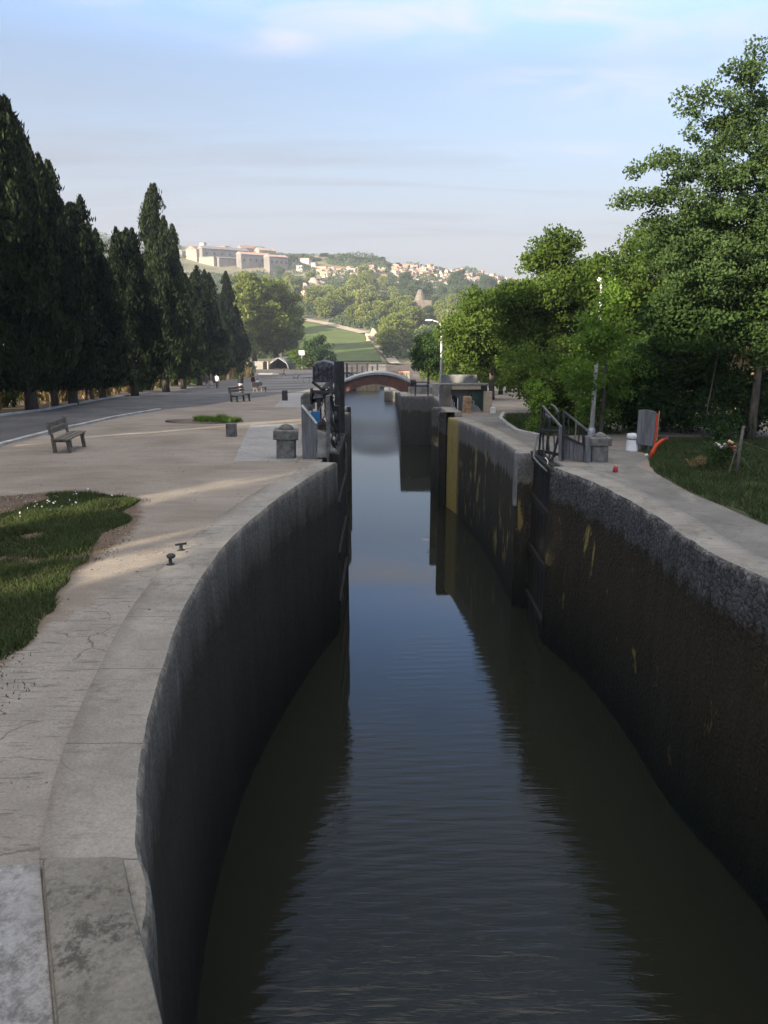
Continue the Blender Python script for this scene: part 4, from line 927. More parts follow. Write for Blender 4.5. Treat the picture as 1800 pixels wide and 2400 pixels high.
M_RUSTR = simple('red brown painted steel', (.11, .052, .036), (.17, .085, .06), 2, .65, 20, .3, .006)
M_DECK = simple('pale grey bridge deck', (.24, .25, .24), (.34, .35, .34), 2, .85, 20, .3, .006)
M_ORANGE = simple('orange red paint', (.46, .05, .014), (.58, .075, .02), 5, .45, 20, .15, .003)
M_RED = simple('dull red metal', (.26, .022, .022), (.38, .04, .04), 9, .5, 30, .2, .003)
M_BLACKP = simple('black plastic', (.008, .008, .009), (.02, .02, .021), 5, .5, 30, .2, .004)
M_TARP = simple('grey tarpaulin', (.13, .135, .14), (.24, .245, .25), 1.2, .6, 4, .9, .1)
M_TARPD = simple('dark wrinkled tarpaulin', (.022, .024, .028), (.085, .09, .10), 7, .42, 9, 1.0, .08, spec=.5)
M_BEIGE = simple('beige render', (.38, .31, .21), (.50, .42, .30), 1.2, .9, 10, .3, .01)
M_GREYR = simple('grey render', (.15, .155, .155), (.25, .255, .25), 1.1, .9, 10, .3, .01, stretch=(1, 1, .5))
M_GREENP = simple('dark green painted panel', (.028, .05, .042), (.055, .085, .07), 1.4, .8, 12, .2, .004)
M_TANW = simple('tan boarded wall', (.24, .165, .085), (.42, .30, .165), 2.2, .9, 20, .4, .01, stretch=(5, 5, .3))
M_DARK = simple('dark interior', (.008, .008, .008), (.014, .014, .014), 2, .9)
M_GLASS = simple('dark window glass', (.012, .014, .016), (.02, .023, .026), 2, .15, 5, .02, .001, spec=.6)
M_TYRE = simple('tyre rubber', (.012, .012, .012), (.02, .02, .02), 8, .8)
M_SKIN = simple('skin', (.42, .25, .18), (.48, .29, .21), 6, .6)
M_HAIR = simple('dark hair', (.012, .009, .007), (.025, .018, .014), 12, .6)
for nm, c in (('dark jacket cloth', .014), ):
    M_JDARK = simple(nm, (c, c, c * 1.1), (c * 1.7, c * 1.7, c * 1.9), 8, .9)
M_PALE = simple('pale trouser cloth', (.36, .34, .36), (.48, .46, .48), 8, .9)
M_LILAC = simple('light grey trouser cloth', (.20, .19, .23), (.28, .265, .31), 8, .9)
M_BLUEG = simple('blue grey cloth', (.06, .065, .09), (.10, .105, .14), 8, .9)
M_WINE = simple('dark red cloth', (.075, .018, .018), (.12, .032, .03), 8, .9)
M_WSHIRT = simple('white shirt cloth', (.62, .62, .62), (.72, .72, .72), 8, .9)
M_CAR = simple('white car paint', (.68, .68, .68), (.74, .74, .74), 2, .3, 5, .02, .001, spec=.5)

# ------------------------------------------------------------------ benches
def bench(x, y, rz, label, sc=1):
    r = empty('park_bench', (x, y, tz(x, y)), rz, label, 'bench')
    L = 1.7
    mb = MB()
    for i in range(3): mb.box((.06 + .155 * i, 0, .44 - .006 * i), (.14, L, .045))
    mb.build('seat', M_WOODG, r, .008)
    mb = MB()
    for i in range(2): mb.bar((-.085 - .035 * i, -L / 2, .66 + .17 * i), (-.085 - .035 * i, L / 2, .66 + .17 * i), .035, .145)
    mb.build('backrest', M_WOODG, r, .008)
    for s in (-1, 1):
        mb = MB(); mb.bar((-.02, s * .68, -.03), (-.05, s * .68, .45), .09, .10); mb.bar((-.05, s * .68, .44), (-.15, s * .68, .93), .09, .06); mb.build('rear_leg', M_WOODG, r, .008)
        mb = MB(); mb.bar((.40, s * .68, -.03), (.36, s * .68, .40), .085, .10); mb.bar((-.02, s * .68, .375), (.44, s * .68, .375), .08, .07); mb.build('front_leg', M_WOODG, r, .008)
    r.scale = (sc,) * 3; return r
bx, by = cv(-9.2, 21.4)
bench(bx, by, R(5), 'grey wooden bench standing alone near the asphalt road kerb', .93)
p = G(558, 941); bench(p.x, p.y, R(-22), 'small grey bench further along the promenade, facing the camera')
p = G(601, 920); bench(p.x, p.y + 1.0, R(-25), 'farthest pale bench on the promenade beside the person in dark red')

# ------------------------------------------------------------------ stone posts and bollards
def mooring(x, y, rz, label, mat=M_STONE, s=1.0, tilt=0):
    r = empty('stone_bollard', (x, y, tz(x, y)), rz, label, 'stone bollard')
    mb = MB(); mb.prism([(-.25, -.22), (.23, -.22), (.25, .22), (-.24, .22)], -.1, .50); b = mb.build('base', mat, r, .03)
    mb = MB(); mb.prism([(-.33, -.28), (.33, -.28), (.31, .28), (-.32, .28)], .505, .76); mb.build('cap', mat, r, .035)
    mb = MB(); mb.lathe([(.21, .75), (.20, .79), (.13, .86), (.03, .90)], n=10, sx=1.0, sy=.8); mb.build('top_knob', mat, r)
    r.scale = (s, s, s); r.rotation_euler.y = tilt; return r
p = G(669, 1075); mooring(p.x, p.y + .2, R(4), 'squat stone mooring post with a wide cap and domed top on the pale apron', s=.98, tilt=R(1.5))
p = G(1409, 1084); mooring(p.x, p.y + .2, R(-6), 'squat capped stone mooring post beside the right lamp post', s=.82, tilt=R(-2))
mb = MB(); mb.prism([(-.16, -.14), (.15, -.15), (.16, .14), (-.15, .15)], -.1, .43)
p = G(541, 1024); o = mb.build('stone_bollard', M_STONE, None, .03, (p.x, p.y + .15, p.z)); tag(o, 'low rough stone block beside the soil mound', 'stone bollard')
mb = MB(); mb.prism([(-.17, -.16), (.17, -.16), (.165, .16), (-.165, .16)], -.1, .62)
p = G(667, 939); o = mb.build('stone_bollard', simple('dark stone', (.04, .036, .032), (.08, .072, .062), 6, .9, 25, .6, .02), None, .03, (p.x, p.y + .2, p.z)); tag(o, 'dark square bollard at the corner of the small far apron', 'stone bollard')
bx, by = cv(-2.42, 24.0)
r = empty('stone_pillar', (bx, by, tz(bx, by)), R(8), 'stone pillar with a pointed top behind the blue panel', 'stone pillar')
mb = MB(); mb.prism([(-.15, -.14), (.15, -.14), (.15, .14), (-.15, .14)], -.1, 1.0); mb.build('base', M_STONE, r, .02)
mb = MB(); mb.prism_y([(-.21, 1.0), (.21, 1.0), (.22, 1.32), (.12, 1.42), (0, 1.5), (-.1, 1.46), (-.21, 1.36)], -.16, .16); mb.build('cap', M_STONE, r, .02)
def iron(px, py, label, two):
    p = G(px, py); r = empty('mooring_iron', (p.x, p.y, p.z), .4, label, 'mooring iron')
    mb = MB(); mb.lathe([(.055, 0), (.05, .012), (.022, .02), (.02, .085)], n=12); mb.build('base', M_IRON, r)
    mb = MB()
    if two: mb.lathe([(.02, .08), (.05, .10), (.052, .125), (.03, .14)], (.012, 0, 0), 12)
    else: mb.bar((-.07, 0, .085), (.07, .0, .09), .025, .022)
    mb.build('head', M_IRON, r); r.scale = (1.2,) * 3
iron(400, 1325, 'small black mooring iron with a round head, nearer of two on the path', True)
iron(425, 1291, 'small black mooring iron with a crossbar, farther of two on the path', False)

# ------------------------------------------------------------------ gate gear on the promenade side
gx, gy = cv(-1.5, 19.2)
r = empty('lock_gate', (gx, gy, tz(gx, gy)), 0, 'black open lock gate with winding gear, grey boards and blue panel', 'lock gate')
r.scale = (.955,) * 3
ox, oy = -1.5, 19.2
L_ = lambda x, y, z: (x - ox, y - oy, z)
mb = MB()
for i in range(9): mb.box(L_(-1.30, 19.0 + .45 * i + .2, -2.25), (.2, .43, 4.9 + (.05 if i % 2 else 0)))
for z in (-4, -2.6, -1.2, .1): mb.box(L_(-1.18, 20.85, z), (.1, 4.0, .22))
mb.build('gate_leaf', M_TIMB, r, .01)
mb = MB(); mb.box(L_(-1.42, 19.15, .65), (.10, .12, 2.1)); mb.build('front_post', M_IRONG, r, .01)
mb = MB(); mb.box(L_(-1.30, 21.2, 1.0), (.14, .14, 2.95)); mb.build('tall_post', M_IRON, r, .015)
mb = MB(); mb.box(L_(-1.24, 22.6, .9), (.16, .12, 3.0)); mb.build('tall_post', M_IRON, r, .015)
mb = MB(); mb.prism_y([(-.62, 1.42), (-.55, 1.46), (-.20, .98), (-.26, .02), (-.56, -.03), (-.62, .05)], -.05, .03); o = mb.build('side_board', M_WOODGREY, r, .008)
mb = MB(); mb.bar((-.60, -.055, 1.45), (-.22, -.055, .97), .035, .05); mb.build('board_edge', M_WHITE, r, .004)
mb = MB(); mb.box((-.42, .22, 1.09), (.12, .05, .34)); mb.build('white_plate', M_WHITE, r, .006)
mb = MB(); mb.box((-.27, .2, 1.11), (.24, .05, .30)); mb.build('blue_panel', M_BLUE, r, .006)
mb = MB(); mb.box((-.22, .2, .85), (.62, .16, .15)); mb.box((-.02, .5, 1.0), (.16, .8, .16)); mb.build('cross_beam', simple('brown beam', (.05, .035, .025), (.10, .07, .05), 4), r, .012)
mb = MB(); mb.prism_y([(-.24, .04), (.12, .04), (.16, .25), (.10, .40), (.15, .62), (.06, .68), (-.24, .80)], -.02, .42); mb.build('anchor_stone', M_STONEL, r, .03)
mb = MB(); mb.blob((.16, .12, .14), (.17, .16, .14), 4, .15); mb.build('loose_stone', M_STONE, r)
mb = MB(); mb.prism_y([(-.62, 1.78), (.06, 1.78), (.06, 2.28), (-.02, 2.36), (-.30, 2.42), (-.50, 2.36), (-.60, 2.22)], 3.2, 3.9); mb.build('winch_housing', M_TARPD, r, .03)
mb = MB()
for k in range(5): mb.bar((-.56 + .13 * k, 3.17, 1.84), (-.56 + .13 * k, 3.17, 2.26), .03)
mb.bar((-.62, 3.15, 1.80), (.02, 3.12, 1.30), .11, .07); mb.bar((.02, 3.14, 1.80), (-.60, 3.1, 1.32), .11, .07); mb.bar((.06, 3.0, 2.3), (.16, 2.4, 1.2), .07); mb.bar((-.66, 3.05, 1.5), (.1, 2.95, 1.48), .06, .09)
mb.build('winch_brace', M_IRON, r, .012)
mb = MB(); mb.prism_y([(-.34, 1.62), (-.18, 1.80), (-.08, 1.78), (-.14, 1.60)], 3.02, 3.07); mb.prism_y([(-.60, 1.30), (-.30, 1.34), (-.26, 1.52), (-.5, 1.56)], 3.0, 3.05); mb.build('cover_plate', M_IRONG, r, .006)
mb = MB(); mb.tube([(-.66, 3.2, 1.36), (-.1, 3.2, 1.36)], .19, 18); mb.tube([(-.68, 3.2, 1.36), (-.62, 3.2, 1.36)], .25, 18); mb.tube([(-.16, 3.2, 1.36), (-.10, 3.2, 1.36)], .25, 18); mb.build('winch_drum', M_IRON, r)
mb = MB(); mb.tube([(-.35 + .09 * math.cos(k * .8), 3.0 - .02 * k, 1.3 - .11 * k) for k in range(8)], .022, 6); mb.build('chain', M_IRONG, r)
mb = MB()
for a, b_, w in (((-.42, 3.1, 1.3), (-.40, 3.0, .1), .13), ((-.16, 2.6, 1.35), (-.14, 2.4, .1), .12), ((.02, 2.2, 1.9), (.02, 1.6, -.2), .10)): mb.bar(a, b_, w)
mb.build('winch_leg', M_IRON, r, .01)
mb = MB()
mb.tube([(.05, 1.2, 1.6), (.12, 1.5, 1.2), (.20, 1.6, .8), (.14, 1.4, .55)], .05, 8)
mb.bar((-.05, .6, 1.25), (.22, 1.2, .62), .06); mb.bar((.22, 1.2, 1.3), (.24, 1.3, .5), .1, .12); mb.bar((.18, .2, .5), (.28, 1.0, -.3), .045); mb.bar((.10, .15, .0), (.26, .9, .55), .04)
for k in range(10): mb.box((.23, .7 + .12 * k, .34 + .04 * (k % 2)), (.07, .06, .07))
mb.build('rack_gear', M_IRON, r, .006)
mb = MB(); mb.lathe([(.16, -.04), (.17, 0), (.16, .04)], (0, 0, 0), 16); o = mb.build('gear_wheel', M_IRON, r, .005, (.20, 1.25, 1.0)); o.rotation_euler = (0, R(90), 0)
mb = MB(); mb.bar((-.02, -.02, 1.1), (.10, .0, .92), .045); mb.build('white_lever', M_WHITE, r, .005)
mb = MB(); mb.bar((-.5, 1.2, .02), (-.5, 4.0, .02), .5, .06); mb.build('walkway', M_IRONG, r, .01)

# ------------------------------------------------------------------ railed gate on the bank side
ox, oy = cv(4.6, 19.2); oz = tz(ox, oy)
r = empty('lock_gate', (ox, oy, oz), 0, 'open lock gate with black iron rails and grey plank panel, bank side', 'lock gate')
def q(px, py, Y):
    Y = cv(4.5, Y)[1]; v = at(px, py, Y); return (v.x - ox, Y - oy, v.z - oz)
mb = MB()
for i in range(7): mb.box((-.38, -1.2 + .40 * i, -2.35), (.2, .38, 4.7 + (.06 if i % 2 else 0)))
for z in (-4, -2.6, -1.2, -.1): mb.box((-.51, 0, z), (.1, 2.6, .2))
mb.build('gate_leaf', M_TIMB, r, .01)
mb = MB()
for a, b_ in (((1271, 951, 20), (1318, 1004, 18.9)), ((1276, 970, 20), (1290, 980, 19.6))): mb.bar(q(*a), q(*b_), .05)
mb.bar(q(1292, 948, 20.6), q(1302, 955, 20.3), .045); mb.bar(q(1302, 955, 20.3), q(1308, 966, 20.2), .045)
mb.build('handrail', M_IRONG, r, .006)
mb = MB()
mb.bar(q(1271, 951, 20), q(1263, 1068, 20), .05); mb.bar(q(1308, 964, 20.2), q(1309, 1040, 20.2), .05)
mb.bar(q(1276, 960, 19.9), q(1272, 1075, 19.9), .04); mb.bar(q(1288, 980, 20), q(1282, 1060, 20), .07)
mb.build('rail_post', M_IRON, r, .006)
mb = MB(); mb.bar(q(1315, 1000, 18.9), q(1315, 1092, 18.75), .11); mb.build('corner_post', M_WOODGREY, r, .008)
mb = MB()
for k in range(3): mb.bar(q(1270 + 14 * k, 1012 + 3 * k, 19.9), q(1276 + 13 * k, 1072 + 8 * k, 19.5), .035)
mb.bar(q(1262, 1010, 20), q(1313, 1012, 19), .07); mb.bar(q(1262, 1056, 20), q(1313, 1066, 19), .07)
mb.bar(q(1310, 1020, 19), q(1292, 1085, 18.9), .05); mb.build('brace', M_IRON, r, .006)
mb = MB(); mb.tube([q(1261, 1020, 19.8), q(1254, 1045, 19.3), q(1250, 1071, 18.9), q(1262, 1086, 18.5), q(1282, 1105, 18.1)], .028, 7); mb.build('guard_rail', M_IRONG, r)
mb = MB(); mb.tube([q(1278, 1072, 18.6), q(1284, 1080, 18.5), q(1283, 1092, 18.5), q(1277, 1094, 18.5)], .015, 6); mb.build('hook', M_WHITE, r)
mb = MB()
for k in range(6):
    t0, t1 = k / 6 + .006, (k + 1) / 6 - .006
    a0, a1 = np.array(q(1319, 1020, 18.85)), np.array(q(1368, 1043, 18.6)); b0, b1 = np.array(q(1319, 1077, 18.85)), np.array(q(1368, 1083, 18.6))
    P4 = [b0 + (b1 - b0) * t0, b0 + (b1 - b0) * t1, a0 + (a1 - a0) * t1, a0 + (a1 - a0) * t0]
    mb.add([tuple(v) for v in P4] + [(v[0], v[1] + .045, v[2]) for v in P4], [(0, 1, 2, 3), (7, 6, 5, 4), (0, 4, 5, 1), (1, 5, 6, 2), (2, 6, 7, 3), (3, 7, 4, 0)])
mb.build('plank_panel', M_WOODGREY, r, .004)
mb = MB(); mb.bar(q(1319, 1020, 18.82), q(1368, 1043, 18.57), .06, .05); mb.build('mid_rail', M_IRON, r, .004)
mb = MB(); mb.bar(q(1321, 964, 18.85), q(1380, 1011, 18.6), .045); mb.build('top_rail', M_IRONG, r, .005)
for px, y0, y1 in ((1321, 964, 1078), (1333, 974, 1026), (1350, 988, 1035), (1358, 994, 1040), (1368, 1002, 1083)):
    mb = MB(); mb.bar(q(px, y0, 18.7), q(px - 2, y1, 18.72), .055 if px in (1321, 1368) else .03); mb.build('baluster', M_IRON if px != 1350 else M_IRONG, r, .004)
mb = MB(); mb.bar(q(1377, 1023, 18.55), q(1377, 1086, 18.55), .13, .12); mb.build('end_post', M_WOODGREY, r, .01)

# ------------------------------------------------------------------ bridge
r = empty('footbridge', (-.93, 66, -4.12), 0, 'low arched footbridge with red brown girder and pale deck across the canal', 'bridge')
zt = lambda x: 1.80 - .118 * (x + .35) ** 2 * (1.0 if x > -.35 else .75)
zb = lambda x: .93 - .145 * (x + .7) ** 2
def arch(name, zhi, zlo, y0, y1, mat, x0=-4.6, x1=2.25):
    mb = MB(); N = 28; X_ = [x0 + (x1 - x0) * i / N for i in range(N + 1)]
    mb.prism_y([(x + .8, zhi(x)) for x in X_] + [(x + .8, zlo(x)) for x in X_[::-1]], y0, y1)
    return mb.build(name, mat, r, .01)
arch('girder', lambda x: zt(x) - .18, lambda x: max(zb(x), zt(x) - 1.25), -1.0, -.8, M_RUSTR)
arch('girder', lambda x: zt(x) - .18, lambda x: max(zb(x), zt(x) - 1.25), .8, 1.0, M_RUSTR)
arch('deck', lambda x: zt(x), lambda x: zt(x) - .17, -1.15, 1.15, M_DECK)
mb = MB(); mb.box((2.95, -.95, .3), (.42, .4, 1.9)); mb.build('abutment_post', M_IRON, r, .02)
r.scale = (1.158,) * 3
mb = MB(); mb.prism([(2.6, -1.3), (4.6, -1.3), (4.6, 1.3), (2.6, 1.3)], -.1, .75); mb.build('abutment', M_W3, r, .02)
# closed lower gate just past the bridge
r = empty('lock_gate', (-3.1, 87, -5.6), 0, 'closed far lock gate with dark posts and pale balusters behind the bridge', 'lock gate')
mb = MB()
for i in range(11): mb.box((-2.35 + .47 * i, 0, .4), (.45, .25, 1.9))
mb.build('gate_leaf', M_TIMB, r, .01)
mb = MB(); mb.bar((-2.6, -.1, 2.0), (2.7, -.1, 2.0), .2, .16); mb.build('top_rail', M_IRON, r, .01)
mb = MB(); mb.bar((-2.6, -.1, 1.32), (2.7, -.1, 1.32), .2, .12); mb.build('walkway', M_DECK, r, .01)
for i in range(9):
    mb = MB(); mb.box((-2.3 + .58 * i, -.12, 2.05 if i % 2 else 2.2), (.2, .2, 1.5 if i % 2 else 1.9)); mb.build('post', M_IRON, r, .01)
for i in range(14):
    mb = MB(); mb.box((-2.45 + .37 * i, -.02, 1.68), (.13, .06, .62)); mb.build('baluster', M_WHITE, r)
# rails and planks just past the bridge
r = empty('timber_barrier', (1.35, 93.5, -6.1), 0, 'orange topped timber barrier seen just behind the bridge railing', 'barrier')
mb = MB(); mb.box((0, 0, 2.2), (3.6, .1, .2)); mb.build('top_plank', simple('faded orange plank', (.42, .17, .10), (.58, .30, .2), 2), r, .01)
mb = MB()
for i in range(9): mb.box((-1.7 + .42 * i, .06, 1.0), (.28, .05, 2.2))
mb.build('board', M_STONEL, r)
r = empty('winch_bench', (2.9, 58, tz(2.9, 58)), 0, 'dark iron winch frame on the bank right of the bridge', 'winch')
mb = MB(); mb.bar((-.6, 0, .75), (.6, 0, .75), .12); mb.bar((-.6, 0, 1.05), (.5, 0, 1.05), .08); mb.build('frame', M_IRON, r, .01)
for s in (-1, 1):
    mb = MB(); mb.bar((s * .5, 0, -.05), (s * .45, 0, 1.1), .1); mb.build('leg', M_IRON, r, .01)

# ------------------------------------------------------------------ lamp posts
def lamp(x, y, h, label, arm, rad=.07):
    r = empty('street_lamp', (x, y, tz(x, y)), 0, label, 'street lamp')
    mb = MB(); mb.tube([(0, 0, -.2), (0, 0, h * .5), (0, 0, h)], [rad * 1.1, rad * .9, rad * .7], 12); mb.build('pole', M_GALV, r)
    mb = MB(); mb.lathe([(rad * 1.7, 0), (rad * 1.7, .25), (rad * 1.15, .32)], n=12); mb.build('base', M_GALV, r)
    mb = MB(); mb.tube([(0, 0, h - .02), (-.06 * arm, 0, h + .25), (-.35 * arm, 0, h + .48), (-.8 * arm, 0, h + .58)], [rad * .6, rad * .55, rad * .5, rad * .4], 8); am = mb.build('arm', M_GALV, r)
    mb = MB(); mb.blob((-1.0 * arm, 0, h + .58), (.3 if arm > .5 else .08, .12 if arm > .5 else .08, .07), 1, .0, 12, 8); mb.build('lamp_head', M_WHITE, am)
lx, ly = cv(6.99, 25.2)
lamp(lx, ly, 4.3, 'tall pale lamp post rising out of the shrubs behind the railed gate', .08, .072)
lamp(4.02, 53.5, 4.75, 'pale lamp post with a curved arm standing beyond the low shelter', .87, .09)

# ------------------------------------------------------------------ things on the bank
bx, by = cv(7.3, 20.9)
r = empty('notice_board', (bx, by, tz(bx, by)), R(-14), 'grey back of a notice board on two legs with an orange edge', 'notice board')
mb = MB(); mb.prism_y([(-.23, .22), (.23, .16), (.23, 1.10), (.10, 1.145), (-.05, 1.16), (-.23, 1.14)], -.03, .03); mb.build('panel', M_WOODGREY, r, .008)
mb = MB(); mb.box((.262, .03, .62), (.05, .12, .86)); mb.build('edge_board', M_ORANGE, r, .006)
mb = MB(); mb.box((.31, .05, .72), (.02, .04, .8)); mb.build('edge_strip', M_BEIGE, r, .003)
for s in (-.13, .12):
    mb = MB(); mb.box((s, .06, .3), (.06, .06, .7)); mb.build('leg', M_WOODGREY, r, .005)
bx, by = cv(7.02, 21.1)
r = empty('litter_bin', (bx, by, tz(bx, by)), 0, 'white cylindrical bin with a black band beside the notice board', 'bin')
mb = MB(); mb.lathe([(.19, 0), (.165, .06), (.155, .30), (.15, .36), (.16, .365), (.165, .44), (.15, .48), (.05, .50)], n=20); mb.build('body', M_WHITE, r)
mb = MB(); mb.lathe([(.158, .335), (.160, .34), (.159, .352), (.156, .355)], n=20); mb.build('band', M_IRON, r)
r = empty('hose_bend', (0, 0, 0), 0, 'curved orange red pipe rising from the grass by the notice board', 'pipe')
hd = GT(1524, 1075).y; v = [at(1524, 1077, hd), at(1530, 1058, hd), at(1540, 1042, hd), at(1553, 1031, hd), at(1566, 1028, hd)]
r.location = v[0]
mb = MB(); mb.tube([w - v[0] for w in v[:-1]] + [v[-2] - v[0] + (v[-1] - v[-2]) * .3], [.058, .055, .05, .04, .036], 12); mb.build('pipe', M_ORANGE, r)
mb = MB(); mb.tube([v[-2] - v[0] + (v[-1] - v[-2]) * .28, v[-1] - v[0]], [.038, .03], 10); mb.build('nozzle', M_RED, r)
p = G(1516, 1071); mb = MB(); mb.blob((0, 0, .04), (.055, .045, .05), 5, .2); tag(mb.build('white_stone', M_WHITE, loc=p), 'small white stone at the foot of the orange pipe', 'stone')
p = G(1442, 1107); r = empty('red_canister', (p.x, p.y, p.z + .005), 0, 'small dull red canister standing on the paved strip', 'canister')
mb = MB(); mb.lathe([(.05, 0), (.055, .01), (.055, .11), (.035, .135)], n=14); mb.build('body', M_RED, r)
mb = MB(); mb.lathe([(.028, .13), (.03, .16), (.012, .175)], n=12); mb.build('cap', M_BEIGE, r)
p = G(1725, 1115)
r = empty('wooden_post', p, 0, 'leaning grey wooden post with stay wires on the lawn', 'post')
mb = MB(); mb.tube([(0, 0, -.1), (.01, 0, .6), (.035, 0, 1.12)], [.04, .036, .03], 9); mb.build('pole', M_WOODG, r)
mb = MB(); mb.bar((-.13, .1, .0), (-.03, .02, .72), .03); mb.build('prop', M_WOODG, r, .004)
mb = MB(); mb.tube([(.03, 0, .78), (.7, .3, .55), (1.6, .8, .25)], .006, 5); mb.tube([(.02, 0, .5), (.3, .1, .2), (.55, .2, .0)], .006, 5); mb.build('stay_wire', M_IRONG, r)
def flower_bush(x, y, label):
    rng = np.random.default_rng(9); root = empty('rose_bush', (x, y, tz(x, y)), 0, label, 'rose bush')
    C = rng.normal(size=(900, 3)) * [.2, .16, .14] + [0, 0, .42]; V, Fq = cards(C, .07, .045, rng)
    np_mesh('foliage', V, Fq, M_LEAFD, root, np.repeat(rng.uniform(0, 1, 900), 4))
    mb = MB()
    for i in range(7): a = i * .9; mb.tube([(0, 0, -.05), (.08 * math.cos(a), .08 * math.sin(a), .3), (.24 * math.cos(a), .2 * math.sin(a), .6)], [.014, .01, .006], 5)
    mb.build('stem', M_BARK, root)
    for i, (dx, dz, mt) in enumerate([(-.26, .64, M_BEIGE), (-.20, .62, M_WHITE), (-.15, .58, M_WHITE), (-.05, .62, M_WHITE), (.03, .70, M_FLP), (.08, .68, M_FLP), (.0, .58, M_FLR), (.08, .57, M_FLR), (.14, .58, M_FLR), (.2, .55, M_FLR), (-.08, .54, M_FLR), (.16, .5, M_FLR)]):
        mb = MB(); mb.blob((dx, -.12 - .03 * (i % 3), dz - .02), (.042, .04, .036), i, .3, 8, 6); mb.build('flower', mt, root)
M_FLP = simple('peach petals', (.65, .38, .22), (.75, .48, .3), 30, .8); M_FLR = simple('coral petals', (.42, .12, .10), (.55, .2, .17), 30, .8)
p = G(1692, 1100); flower_bush(p.x, p.y, 'small rose bush with white and coral flowers beside the leaning post')
rb = broad_tree('shrub', 91, [(0, 0, .16, .24, .2, .14)], (.2, .02, (0, 0)), .05, 2600, 14, M_DRY, (.08, .13), limb=.02)
p = G(1628, 1098); put(rb, p.x, p.y, 'small grey brown dead shrub on the lawn edge', None, 'shrub')

# ------------------------------------------------------------------ low shelter beside the second chamber
ox, oy = cv(3.0, 39.0)
r = empty('canal_shelter', (ox, oy, tz(ox, oy)), 0, 'low concrete shelter with beige lintel, iron grille and dark green panel', 'shelter')
r.scale = (.80,) * 3
mb = MB(); mb.box((1.35, 1.1, .62), (2.9, .12, 1.7)); mb.build('back_wall', M_GREYR, r, .01)
mb = MB(); mb.box((1.45, .45, 1.42), (1.75, .3, .26)); mb.build('lintel', M_BEIGE, r, .015)
mb = MB(); mb.box((.3, .42, .78), (.5, .34, 1.64)); mb.build('pillar', simple('brown stained render', (.10, .085, .065), (.2, .175, .14), 2), r, .015)
mb = MB(); mb.box((2.75, .35, .55), (.48, .45, 1.25)); mb.build('end_pillar', M_BEIGE, r, .02)
mb = MB(); mb.prism_y([(1.75, -.05), (2.5, -.05), (2.5, 1.28), (1.75, 1.2)], .62, .70); mb.build('green_panel', M_GREENP, r, .006)
mb = MB(); mb.prism_y([(1.75, -.05), (2.45, -.05), (2.2, .28), (1.85, .46), (1.75, .45)], .40, .58); mb.build('ramp_wall', M_GREYR, r, .01)
mb = MB(); mb.box((1.35, .75, 1.58), (2.9, 1.0, .06)); mb.build('roof_slab', M_STONE, r, .01)
mb = MB()
mb.prism_y([(.52, 0), (.60, 0), (.60, .95), (.52, .95)], .40, .46); mb.prism_y([(.94, 0), (1.0, 0), (1.0, .72), (.95, .82)], .40, .46); mb.bar((.52, .43, .05), (1.0, .43, .05), .05)
mb.build('door_frame', M_WHITE, r, .004)
mb = MB(); mb.prism_y([(.6, .05), (.94, .05), (.94, .75), (.86, .88), (.74, .93), (.6, .9)], .44, .47); mb.build('door_leaf', M_DARK, r)
for k in range(4):
    mb = MB(); mb.bar((.48 + .09 * k, .3, .02), (.48 + .09 * k, .3, .55 + .16 * (k == 2)), .04); mb.build('grille_bar', M_GALV, r)
p = G(1095, 969); r = empty('stone_pedestal', (p.x, p.y + .2, p.z), R(5), 'sunlit tan stone pedestal in front of the low shelter', 'pedestal')
M_TANS = simple('tan pitted stone', (.24, .15, .085), (.42, .29, .18), 7, .95, 14, .9, .05)
r.scale = (.88,) * 3
mb = MB(); mb.prism([(-.21, -.2), (.2, -.2), (.2, .2), (-.21, .2)], -.1, .52); mb.build('base', M_TANS, r, .03)
mb = MB(); mb.prism([(-.19, -.18), (.22, -.18), (.22, .18), (-.19, .18)], .525, .86); mb.build('upper_block', M_TANS, r, .03)
mb = MB(); mb.tube([(.22, 0, .3), (.34, 0, .34), (.36, 0, .6), (.24, 0, .66)], .03, 7); mb.build('handle', M_STONEL, r)
p = G(1155, 968); mb = MB(); mb.prism([(-.12, -.1), (.12, -.1), (.11, .1), (-.11, .1)], -.05, .26); tag(mb.build('white_box', M_WHITE, None, .015, p), 'small white box at the corner of the tan pillar', 'box')
mb = MB(); mb.box((0, 0, .75), (2.3, .25, 1.7)); o = mb.build('boundary_wall', M_GREYR, None, .02, (4.8, 48.5, tz(4.8, 48.5))); tag(o, 'plain grey boundary wall behind the low shelter', 'wall')
mb = MB(); mb.box((0, 0, .45), (2.6, .3, 1.0)); o = mb.build('boundary_wall', M_STONEL, None, .02, (5.0, 58, tz(5, 58))); tag(o, 'pale low wall glimpsed under the trees beyond the lamp post', 'wall')

